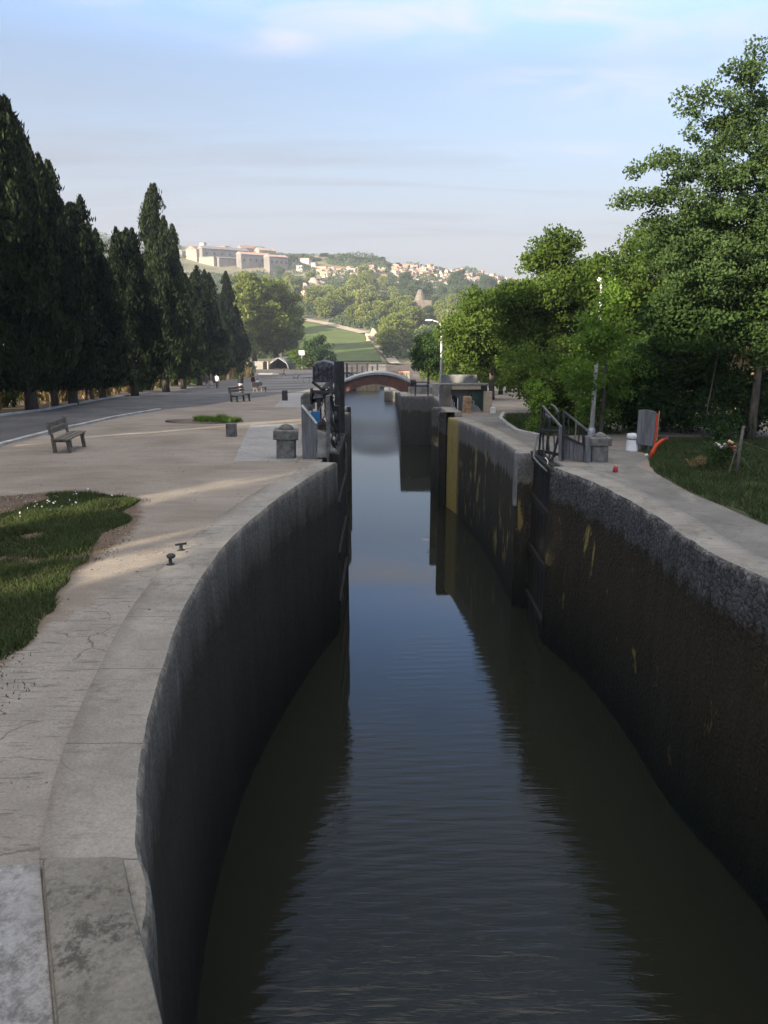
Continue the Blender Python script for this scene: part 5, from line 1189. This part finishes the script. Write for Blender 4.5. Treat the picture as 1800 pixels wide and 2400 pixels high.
# ------------------------------------------------------------------ wooden house at the right edge
r = empty('garden_house', (19.0, 34.5, tz(19, 34.5)), R(12), 'tan boarded house with an arched window half hidden by trees', 'house')
mb = MB(); mb.box((0, 1.5, 1.35), (5.4, 3, 2.9)); mb.build('wall', M_TANW, r, .01)
mb = MB(); mb.prism_y([(-3.0, 2.75), (3.0, 2.75), (0, 4.2)], -.3, 3.3); mb.build('roof', simple('clay tiles', (.16, .075, .045), (.28, .14, .09), 1.5), r)
mb = MB(); n = 14; mb.prism_y([(-1.15 + .48 * math.cos(a), 1.25 + .75 * math.sin(a)) for a in [2 * math.pi * k / n for k in range(n)]], -.06, .05); ws_ = mb.build('window', M_DARK, r, .01)
mb = MB()
for c, d in (((-1.15, -.09, 1.5), (.5, .05, .1)), ((-1.15, -.09, .98), (.5, .05, .1)), ((-1.37, -.09, 1.24), (.1, .05, .44)), ((-.93, -.09, 1.24), (.1, .05, .44))): mb.box(c, d)
mb.build('frame', M_BEIGE, ws_, .006)
mb = MB(); mb.box((-1.15, -.075, 1.24), (.4, .02, .46)); mb.build('pane', M_GLASS, ws_)
HAZE = 0.00036
# ------------------------------------------------------------------ people and dog
def skinned(name, pts, edges, radii, levels=2):
    me = bpy.data.meshes.new(name); me.from_pydata(pts, edges, [])
    o = bpy.data.objects.new(name, me); COL.objects.link(o)
    m = o.modifiers.new('skin', 'SKIN'); m.use_smooth_shade = True
    for v, rr in zip(me.skin_vertices[0].data, radii): v.radius = rr if hasattr(rr, '__len__') else (rr, rr)
    me.skin_vertices[0].data[0].use_root = True
    s = o.modifiers.new('sub', 'SUBSURF'); s.levels = levels; s.render_levels = levels
    bpy.context.view_layer.update()
    dg = bpy.context.evaluated_depsgraph_get(); ne = bpy.data.meshes.new_from_object(o.evaluated_get(dg)); ne.name = name
    bpy.data.objects.remove(o); bpy.data.meshes.remove(me); return ne
def person(x, y, rz, h, top, legs, label, hair=M_HAIR, stride=.08, arm=.0, longhair=False, wide=1.0, hem=.5):
    k = h / 1.75
    P = [(0, 0, .96), (0, 0, 1.12), (0, .01, 1.32), (0, .01, 1.46), (0, .0, 1.54), (0, -.01, 1.64), (0, -.015, 1.73)]
    E_ = [(i, i + 1) for i in range(6)]; Rr = [(.16 * wide, .11), (.14 * wide, .10), (.17 * wide, .11), (.11, .08), (.05, .05), (.085, .10), (.06, .075)]
    for s in (-1, 1):
        b = len(P); st = stride * s
        P += [(s * .095, 0, .88), (s * .10, -st * .6, .5), (s * .10, -st + (.06 if st < 0 else 0), .09), (s * .11, -st - .13, .04)]
        E_ += [(0, b), (b, b + 1), (b + 1, b + 2), (b + 2, b + 3)]; Rr += [.095 * wide, .065 * wide, .045 * wide, .035]
        b = len(P)
        P += [(s * .20, .01, 1.42), (s * .25, .03, 1.15), (s * .25, -.06 - arm * .2, .92 + arm * .15), (s * .245, -.09 - arm * .25, .82 + arm * .2)]
        E_ += [(3, b), (b, b + 1), (b + 1, b + 2), (b + 2, b + 3)]; Rr += [.065, .048, .036, .028]
    me = skinned('body', P, E_, Rr, 2)
    for m in (M_SKIN, top, legs, M_BLACKP): me.materials.append(m)
    for f in me.polygons:
        c = f.center
        if c.z > 1.52: i = 0
        elif abs(c.x) > .2 and c.z < .93: i = 0
        elif c.z > .92 + .0 * hem: i = 1
        elif c.z < .075: i = 3
        else: i = 2
        f.material_index = i
    root = empty('person', (x, y, tz(x, y)), rz, label, 'person')
    link(bpy.data.objects.new('body', me), root)
    mb = MB(); mb.blob((0, .015, 1.69), (.098, .115, .105), 3, .05, 12, 9)
    if longhair: mb.blob((0, .06, 1.50), (.13, .08, .24), 5, .08, 12, 9)
    mb.build('hair', hair, root); root.scale = (k,) * 3; return root
def pp(px, py): return GT(px, py)
p = pp(497, 911); person(p.x, p.y, R(180), 1.72, M_JDARK, M_LILAC, 'person with long dark hair and pale grey trousers, middle of three walking', longhair=True, wide=1.25)
person(p.x - .58, p.y + .2, R(180), 1.66, M_BLUEG, M_BLUEG, 'person in blue grey clothes, left of the three walking away')
person(p.x + .56, p.y + .15, R(178), 1.62, M_WSHIRT, M_JDARK, 'person in white top and dark trousers, right of the three walking away')
p = pp(565, 921); person(p.x, p.y, R(170), 1.62, M_JDARK, M_PALE, 'person in a bulky black jacket and pale trousers behind the small bench', longhair=True, wide=1.3, stride=.03)
p = pp(594, 914); person(p.x, p.y, R(150), 1.62, M_WINE, M_LILAC, 'person in a dark red jacket and grey trousers on the promenade', wide=1.2, stride=.03)
p = pp(604, 913); person(p.x, p.y, R(200), 1.15, M_WSHIRT, M_JDARK, 'child in white top and dark trousers beside the person in dark red', stride=.05)
p = pp(666, 883); person(p.x, p.y, R(100), 1.75, M_JDARK, M_JDARK, 'person in black striding across the far asphalt', stride=.30)
r_ = pp(693, 890); root = empty('dog', (r_.x, r_.y, r_.z), R(80), 'small black dog standing on the far promenade', 'dog')
P = [(0, .30, .36), (0, 0, .34), (0, -.28, .37), (0, -.42, .50), (0, -.48, .60), (0, -.60, .57), (0, .42, .46), (0, .55, .58)]
E_ = [(0, 1), (1, 2), (2, 3), (3, 4), (4, 5), (0, 6), (6, 7)]; Rr = [.09, .09, .11, .07, .075, .04, .03, .018]
for s in (-1, 1):
    b = len(P); P += [(s * .08, -.27, .2), (s * .08, -.25, .1), (s * .08, -.28, .02)]; E_ += [(2, b), (b, b + 1), (b + 1, b + 2)]; Rr += [.045, .03, .03]
    b = len(P); P += [(s * .08, .26, .22), (s * .08, .36, .13), (s * .08, .31, .02)]; E_ += [(0, b), (b, b + 1), (b + 1, b + 2)]; Rr += [.055, .03, .028]
    b = len(P); P += [(s * .05, -.46, .70)]; E_ += [(4, b)]; Rr += [.02]
me = skinned('body', P, E_, Rr, 2); me.materials.append(M_BLACKP); link(bpy.data.objects.new('body', me), root); root.scale = (1.25,) * 3

# ------------------------------------------------------------------ promenade end
def drum(px, py, label, h=.85, rad=.24):
    p = GT(px, py); r = empty('litter_bin', (p.x, p.y, p.z), 0, label, 'bin')
    mb = MB(); mb.lathe([(rad * .9, 0), (rad, .05), (rad, h - .05)], n=18); mb.build('body', M_BLACKP, r)
    bd = r.children[0] if r.children else r
    mb = MB(); mb.lathe([(rad * 1.05, h - .06), (rad * 1.05, h - .01), (rad * .9, h + .02)], n=18); mb.build('rim', M_IRONG, r)
    mb = MB(); mb.lathe([(rad * .8, h + .01), (rad * .7, h + .08), (.05, h + .12)], n=18); mb.build('lid', M_BLACKP, r)
drum(226, 929, 'black round litter bin under the first cypresses by the kerb', .82, .33)
drum(408, 903, 'farther dark litter bin on the cypress verge', .9, .35)
def van(x, y, rz, label, cat='van', s=1.0):
    r = empty('parked_van', (x, y, tz(x, y)), rz, label, cat)
    mb = MB(); mb.prism_y([(-.85, .32), (.85, .32), (.86, 1.0), (.78, 1.55), (.62, 1.78), (-.62, 1.78), (-.78, 1.55), (-.86, 1.0)], 0, 3.6); mb.build('body', M_CAR, r, .04)
    mb = MB(); mb.prism_y([(-.66, 1.1), (.66, 1.1), (.58, 1.55), (-.58, 1.55)], -.02, .03); mb.build('rear_window', M_GLASS, r)
    for sx in (-1, 1):
        for yy in (.7, 2.9):
            mb = MB(); mb.lathe([(.30, -.09), (.31, 0), (.30, .09)], n=16); o = mb.build('wheel', M_TYRE, r, .01, (sx * .78, yy, .30)); o.rotation_euler = (0, R(90), 0); mb = MB(); mb.lathe([(.17, -.1), (.18, 0), (.17, .1)], n=12); mb.build('rim', M_GALV, o)
        mb = MB(); mb.box((sx * .78, -.01, .95), (.12, .05, .3)); mb.build('rear_light', M_RED, r)
    mb = MB(); mb.box((0, -.04, .42), (1.6, .1, .2)); mb.build('bumper', M_BLACKP, r, .02)
    r.scale = (s,) * 3; return r
p = GT(497, 893); van(p.x, p.y, R(10), 'sunlit white van parked beyond the three walkers')
p = GT(690, 853); van(p.x, p.y, R(-72), 'white car parked right of the grey tarpaulin shelter', 'car', 1.2)
p = GT(533, 879)
r = empty('flatbed_trailer', (p.x, p.y, p.z), R(6), 'dark trailer carrying a pale board near the end of the cypress row', 'trailer')
mb = MB(); mb.box((0, 0, .55), (3.2, 1.4, .16)); mb.build('bed', M_BLACKP, r, .02)
mb = MB(); mb.box((.0, -.72, .92), (1.9, .05, .55)); mb.build('side_board', M_WOODGREY, r, .01)
for sx in (-.6, .6):
    mb = MB(); mb.lathe([(.28, -.08), (.29, 0), (.28, .08)], n=14); o = mb.build('wheel', M_TYRE, r, .01, (sx, -.66, .28)); o.rotation_euler = (R(90), 0, 0)
# kiosk, low wall, tarpaulin shelter
Yk = 200.0; zk = tz(-25, Yk)
kx = lambda px: (px - 900) * Yk / F
r = empty('kiosk', (kx(577), Yk, zk), R(-6), 'sunlit tan kiosk box with a cluttered red brown top', 'kiosk')
r.scale = (1.32,) * 3
mb = MB(); mb.box((0, 0, .95), (2.2, 1.6, 2.0)); mb.build('wall', M_BEIGE, r, .02)
mb = MB(); mb.blob((-.3, 0, 2.3), (.8, .7, .5), 3, .35, 14, 10); mb.blob((.7, 0, 2.15), (.6, .5, .3), 8, .4, 12, 8); mb.build('heap', simple('red brown clutter', (.2, .10, .07), (.45, .3, .22), 2), r)
mb = MB(); mb.box((0, 0, 1.0), (kx(632) - kx(590), .35, 2.3)); o = mb.build('low_wall', M_STONEL, None, .02, (kx(611), Yk + .5, zk - .1)); tag(o, 'pale low wall between the kiosk and the tarpaulin shelter', 'wall')
r = empty('tarpaulin_shelter', (kx(657), Yk, zk), R(-12), 'grey tarpaulin tunnel shelter with a dark open front', 'shelter')
r.scale = (1.32,) * 3
mb = MB(); N = 12; a0 = [math.pi * k / N for k in range(N + 1)]
mb.prism_y([(2.1 * math.cos(a), 2.3 * math.sin(a)) for a in a0] + [(1.95 * math.cos(a), 2.15 * math.sin(a)) for a in a0[::-1]], 0, 5.0); mb.build('cover', M_TARP, r)
mb = MB(); mb.prism_y([(1.9 * math.cos(a), 2.1 * math.sin(a)) for a in a0], 3.6, 3.7); mb.build('shade_sheet', M_DARK, r)  # near black sheet stands in for the shade deep in the tunnel
for s in (-1, 1):
    mb = MB(); mb.tube([(s * 2.03, -.02, 0), (s * 1.75, -.02, 1.15), (0, -.02, 2.24)], .05, 6); mb.build('hoop', M_GALV, r)
r = empty('arched_doorway', (kx(626), Yk - .1, zk), 0, 'small black arched doorway left of the tarpaulin shelter', 'doorway')
r.scale = (1.32,) * 3
mb = MB(); mb.prism_y([(.42 * math.cos(a), 1.1 + .5 * math.sin(a)) for a in a0] + [(-.42, 0), (.42, 0)], 0, .12); mb.build('dark_opening', M_DARK, r)  # near black slab stands in for the shade inside the opening
mb = MB(); mb.prism_y([(.42 + .22, 0), (.64, 1.2), (.5, 1.7), (.42, 1.15), (.42, 0)], -.02, .14); mb.build('frame', M_BEIGE, r)
r = empty('white_sign', (kx(709) * .98, Yk - 2, zk), 0, 'square white sign on a pole before the shrubs', 'sign')
r.scale = (1.32,) * 3
mb = MB(); mb.box((0, -.03, 3.3), (1.1, .04, .9)); mb.build('panel', M_WHITE, r)
mb = MB(); mb.bar((0, 0, -.1), (0, 0, 3.6), .08); mb.build('pole', M_GALV, r)
def bicycle(px, py, rz, label):
    p = GT(px, py); r = empty('bicycle', (p.x, p.y, p.z), rz, label, 'bicycle', 'bicycles left at the plaza edge')
    for x in (-.52, .52):
        mb = MB(); mb.tube([(x + .33 * math.cos(a), 0, .34 + .33 * math.sin(a)) for a in [2 * math.pi * k / 14 for k in range(15)]], .03, 5, False); mb.build('wheel', M_TYRE, r)
    mb = MB(); 
    for a, b_ in (((-.52, 0, .34), (-.1, 0, .32)), ((-.52, 0, .34), (-.2, 0, .85)), ((-.1, 0, .32), (-.2, 0, .9)), ((-.1, 0, .32), (.38, 0, .8)), ((-.2, 0, .82), (.38, 0, .82)), ((.38, 0, .98), (.52, 0, .34))): mb.bar(a, b_, .045)
    mb.build('frame', M_IRON, r)
    mb = MB(); mb.box((-.2, 0, .93), (.24, .12, .06)); mb.build('saddle', M_BLACKP, r, .01)
    mb = MB(); mb.bar((.36, -.27, 1.02), (.36, .27, 1.02), .04); mb.build('handlebar', M_GALV, r)
    r.scale = (1.7,) * 3; return r
bicycle(716, 857, .3, 'parked bicycle nearest the white car')
bicycle(744, 857, -.2, 'second parked bicycle from the white car')
bicycle(757, 858, .9, 'parked bicycle closest to the bridge railing')
p = GT(725, 897); r = empty('hoop_rail', (p.x, p.y, p.z), 0, 'thin grey hoop rail on the promenade near the gate gear', 'rail')
mb = MB(); mb.tube([(-.9, 0, 0), (-.9, 0, .8), (.9, 0, .8), (.9, 0, 0)], .03, 6); mb.build('hoop', M_IRONG, r)
mb = MB(); mb.bar((0, 0, 0), (0, 0, .8), .05); mb.build('post', M_IRONG, r)
mb = MB(); a, c = GT(606, 878), GT(664, 878); mb.bar((a.x, a.y, a.z + .12), (c.x, c.y, c.z + .12), .3, .42); tag(mb.build('barrier_kerb', M_STONEL, None, .03), 'long pale low barrier block on the far asphalt', 'barrier')

# ------------------------------------------------------------------ field, track and path on the slope
M_FIELD = simple('mown green field', (.075, .105, .026), (.12, .15, .042), .12, .95, 2, .3, .05)
M_TRACK = simple('pale dirt track', (.30, .25, .18), (.42, .36, .27), .3, .95, 3, .3, .05)
def drape(name, quad, mat, label, cat, off, n=14, m=14):
    A, B, C_, D_ = [GT(*q) for q in quad]
    V = []
    for i in range(n + 1):
        for j in range(m + 1):
            u, v = i / n, j / m
            p = (A.lerp(B, u)).lerp(D_.lerp(C_, u), v); V.append((p.x, p.y, tz(p.x, p.y) + off))
    Fc = [(i * (m + 1) + j, (i + 1) * (m + 1) + j, (i + 1) * (m + 1) + j + 1, i * (m + 1) + j + 1) for i in range(n) for j in range(m)]
    o = np_mesh(name, V, Fc, mat, smooth=True); tag(o, label, cat, kind='structure'); return o
drape('field', [(700, 752), (868, 788), (895, 848), (690, 848)], M_FIELD, 'mown green field on the slope beyond the canal', 'field', .35, 24, 40)
def strip(name, pts, w, mat, label, cat, off):
    Q = [GT(*q) for q in pts]; V = []
    L = []
    for a, c in zip(Q[:-1], Q[1:]):
        for k in range(6): L.append(a.lerp(c, k / 6))
    L.append(Q[-1])
    for i, p in enumerate(L):
        t = (L[min(i + 1, len(L) - 1)] - L[max(i - 1, 0)]); t.z = 0; t.normalize(); nn = Vector((-t.y, t.x, 0)) * w / 2
        for s in (1, -1): q_ = p + nn * s; V.append((q_.x, q_.y, tz(q_.x, q_.y) + off))
    Fc = [(2 * i, 2 * i + 1, 2 * i + 3, 2 * i + 2) for i in range(len(L) - 1)]
    o = np_mesh(name, V, Fc, mat); tag(o, label, cat, kind='structure')
strip('path', [(708, 750), (760, 760), (810, 772), (855, 783)], 5.5, M_TRACK, 'pale track along the top of the green field', 'path', .6)
strip('path', [(868, 792), (888, 815), (912, 838), (930, 856)], 3.5, M_TRACK, 'dirt track running down to the right of the field', 'path', .6)
a, c = GT(772, 813), GT(846, 812); mb = MB(); mb.bar((a.x, a.y, a.z + 1), (c.x, c.y, c.z + 1), .15, .45)
o = mb.build('field_wall', M_STONEL); tag(o, 'thin pale wall line across the middle of the green field', 'wall')
p = GT(876, 800); mb = MB(); mb.blob((0, 0, 1.2), (3.2, 2.5, 3.0), 4, .3, 16, 12); mb.blob((2.8, 0, .5), (2.6, 2, 1.6), 9, .3, 14, 10); tag(mb.build('rock_outcrop', M_BEIGE, loc=p), 'pale sandy outcrop at the top of the dirt track', 'rock')
p = GT(988, 745); 
r = empty('ruined_tower', p, 0, 'grey stone tower ruin standing among the slope trees', 'ruin')
k = p.y / F
mb = MB(); mb.prism([(-20 * k, -3), (22 * k, -3), (22 * k, 3), (-20 * k, 3)], -3, 38 * k); mb.build('wall', simple('ruin stone', (.12, .10, .08), (.2, .17, .135), .6), r, .2)
mb = MB(); mb.lathe([(13 * k, 38 * k), (11 * k, 44 * k), (5 * k, 60 * k), (2 * k, 62 * k)], (-4 * k, 0, 0), 10, smooth=False); mb.build('broken_top', simple('ruin stone top', (.12, .105, .085), (.2, .17, .14), .8), r)

# ------------------------------------------------------------------ hill town
M_HW = [simple('lit beige wall', (.32, .265, .185), (.41, .345, .245), .2, .9), simple('white house wall', (.46, .44, .41), (.56, .54, .50), .2, .9), simple('pinkish wall', (.32, .235, .19), (.40, .31, .255), .2, .9), simple('grey stone wall', (.14, .13, .12), (.21, .195, .18), .2, .9, 1, .3, .2)]
M_HR = [simple('terracotta roof', (.26, .15, .11), (.36, .22, .165), .4, .9), simple('grey tile roof', (.16, .155, .15), (.25, .24, .23), .3, .9), simple('pink tile roof', (.36, .23, .19), (.46, .31, .26), .4, .9)]
def house(x, y, z, w, d, h, rz, wm, rm, rh, label, cat='house', group=None, wins=0, gable=True, name='town_house'):
    r = empty(name, (x, y, z), rz, label, cat, group)
    mb = MB(); mb.box((0, 0, h / 2 - 4), (w, d, h + 8)); mb.build('wall', wm, r)
    mb = MB()
    if gable: mb.prism_y([(-w / 2 - .4, h - .02), (w / 2 + .4, h - .02), (0, h + rh)], -d / 2 - .3, d / 2 + .3)
    else: mb.box((0, 0, h + rh / 2), (w + .6, d + .6, rh))
    mb.build('roof', rm, r)
    for i in range(wins):
        mb = MB(); u = -w / 2 + w * (i + .5) / wins
        mb.box((u, -d / 2 - .03, h * .55), (min(1.4, w / wins * .4), .12, min(2.2, h * .28))); mb.build('window', M_GLASS, r)
    return r
def hpx(x0, x1, yt, yb, Y, **kw):
    a, b_ = at(x0, yb, Y), at(x1, yt, Y); return a.x, b_.x, a.z, b_.z
def block(x0, x1, yt, yb, Y, rz, depth, wm, rm, rh, label, cat='building', wins=0, gable=True, name='town_building'):
    if x1 <= 670 and Y < 694: Y -= 26
    xa, xb, za, zb_ = hpx(x0, x1, yt, yb, Y); w = (xb - xa)
    return house((xa + xb) / 2, Y, za, w, depth, zb_ - za, rz, wm, rm, rh, label, cat, None, wins, gable, name)
c53 = R(50)
def oblique(x0, x1, yt, yb, Y, lit_w, wm, rm, rh, label, wins=0, gable=True):
    if x1 <= 670 and Y < 694: Y -= 26
    """long building turned so its short end catches the sun and its long side is in shade"""
    xa, xb, za, zb_ = hpx(x0, x1, yt, yb, Y); span = xb - xa
    L = max(2.0, (span - lit_w * math.cos(c53)) / math.sin(math.pi / 2 - c53))
    # local x = long axis at +40 deg in plan, so the long side faces right and towards the viewer
    th = math.pi / 2 - c53
    cx = xa + lit_w * math.sin(th) * .5 + L * math.cos(th) * .5
    r = empty('town_building', (cx, Y, za), th, label, 'building')
    h = zb_ - za
    mb = MB(); mb.box((0, 0, h / 2 - 5), (L, lit_w, h + 10)); mb.build('wall', wm, r)
    mb = MB()
    if gable: mb.add([(-L / 2 - .4, -lit_w / 2 - .5, h), (L / 2 + .4, -lit_w / 2 - .5, h), (L / 2 + .4, lit_w / 2 + .5, h), (-L / 2 - .4, lit_w / 2 + .5, h), (-L / 2 - .4, 0, h + rh), (L / 2 + .4, 0, h + rh)], [(0, 3, 2, 1), (0, 1, 5, 4), (2, 3, 4, 5), (0, 4, 3), (1, 2, 5)])
    else: mb.box((0, 0, h + rh / 2), (L + .8, lit_w + .8, rh))
    mb.build('roof', rm, r)
    for i in range(wins):
        mb = MB(); mb.box((-L / 2 + L * (i + .5) / wins, -lit_w / 2 - .04, h * .6), (1.3, .14, 2.0)); mb.build('window', M_GLASS, r)
    return r
oblique(420, 448, 590, 640, 690, 8, M_HW[3], M_HR[1], 1.5, 'grey stone block at the left end of the hill town')
block(442, 472, 586, 616, 684, R(-28), 9, M_HW[0], M_HR[0], 3.0, 'tall beige gabled building catching the sun, at the town edge', wins=0)
block(471, 509, 604, 634, 676, R(-22), 7, M_HW[0], M_HR[1], .6, 'low beige building front below the gabled one', gable=False)
oblique(472, 562, 586, 612, 692, 8, M_HW[3], M_HR[1], 2.5, 'long grey roofed building behind the beige gable', 6)
oblique(508, 562, 606, 632, 680, 7, M_HW[3], M_HR[1], 1.0, 'shaded grey retaining block under the long grey roof')
oblique(558, 622, 598, 630, 684, 8, M_HW[3], M_HR[2], 2.2, 'shaded wall with a pink tiled roof, left half of the barracks', 5)
oblique(620, 668, 603, 633, 680, 9, M_HW[3], M_HR[2], 2.0, 'shaded wall with a pink tiled roof, right half of the barracks', 4)
block(472, 481, 570, 600, 696, R(-25), 4, M_HW[1], M_HR[1], .5, 'small white square tower on the town skyline', 'tower', gable=False)
block(508, 536, 580, 604, 697, R(-20), 8, M_HW[0], M_HR[0], .8, 'sunlit cream building on the skyline behind the long grey roof', gable=False)
block(538, 556, 585, 604, 696, R(-25), 8, M_HW[2], M_HR[2], 1.6, 'pinkish house on the skyline right of the cream building')
oblique(558, 600, 583, 604, 698, 8, M_HW[2], M_HR[0], 2.6, 'pink house with a steep sloping roof on the skyline')
oblique(598, 640, 588, 606, 698, 8, M_HW[2], M_HR[2], 2.2, 'long pink roofed house at the right of the skyline group')
block(312, 335, 572, 600, 690, R(-25), 8, M_HW[1], M_HR[0], .8, 'white house glimpsed between the blunt and the spire cypress')
block(676, 702, 616, 630, 670, R(-20), 6, M_HW[1], M_HR[2], 1.0, 'white house in front of the dark skyline trees')
block(702, 729, 608, 622, 678, R(-20), 7, M_HW[1], M_HR[2], .8, 'bright white house beside the dark skyline trees', gable=False)
block(698, 712, 624, 645, 655, R(-20), 5, M_HW[1], M_HR[2], .6, 'pale house standing below the bright white one', gable=False)
block(732, 742, 617, 629, 664, R(-20), 5, M_HW[1], M_HR[1], .6, 'tiny white house right of the bright white one', gable=False)
groups = [((748, 905), (632, 655), 40, 'cream and pink houses on the terrace below the dark trees', [0, 0, 2, 0], (6, 15), (4, 9), 'small cream house on the middle terrace of the hill'),
          ((925, 1010), (628, 652), 26, 'sunlit cream houses on the right ridge', [0, 0, 1, 0], (8, 18), (4, 9), 'small sunlit cream house on the right ridge'),
          ((930, 1215), (618, 668), 96, 'white houses scattered over the right ridge', [1, 1, 1, 2], (5, 11), (3, 6.5), 'tiny white house scattered on the right ridge')]
rnd = random.Random(77)
for (xr, yr, n, grp, wms, ws, hs, lab) in groups:
    made = 0; t = 0; S_ = []
    while made < n and t < 3000:
        t += 1; px, py = rnd.uniform(*xr), rnd.uniform(*yr)
        lim = np.interp(px, [740, 900, 930, 1000, 1100, 1200], [628, 622, 618, 626, 634, 652])
        if py < lim + 3: continue
        p = GT(px, py)
        if p is None or p.y > 708: continue
        if any(abs(px - a) < 7 and abs(py - b_) < 4.5 for a, b_ in S_): continue
        S_.append((px, py)); k = p.y / F
        w, h = rnd.uniform(*ws) * k, rnd.uniform(*hs) * k
        house(p.x, p.y, p.z, w, max(3.5, w * .7), h, R(rnd.uniform(-55, 10)), M_HW[rnd.choice(wms)], M_HR[rnd.choice((0, 1, 2, 2))], rnd.uniform(.7, 1.6), lab, 'house', grp, 0, rnd.random() < .6)
        made += 1
for i, (px, py) in enumerate([(718, 690), (744, 684), (728, 700), (735, 676)]):
    p = GT(px, py)
    mb = MB(); mb.blob((0, 0, 1), (4.5 + i, 3, 4.5), i, .35, 14, 10); o = mb.build('cliff_rock', M_HW[2], loc=p); tag(o, 'bare pinkish rock face showing through the slope trees', 'rock', 'pinkish rocks on the slope')

# ------------------------------------------------------------------ air
mh, nt, b = nt_new('haze air'); nt.nodes.remove(b)
pv = nt.nodes.new('ShaderNodeVolumePrincipled'); pv.inputs['Color'].default_value = (.80, .86, .95, 1); pv.inputs['Density'].default_value = HAZE; pv.inputs['Anisotropy'].default_value = .2
nt.links.new(pv.outputs[0], nt.nodes['Material Output'].inputs['Volume'])
mb = MB(); mb.box((0, 395, 43), (1700, 1200, 114)); o = mb.build('haze', mh); tag(o, 'thin pale haze in the distant air', 'haze', kind='stuff')
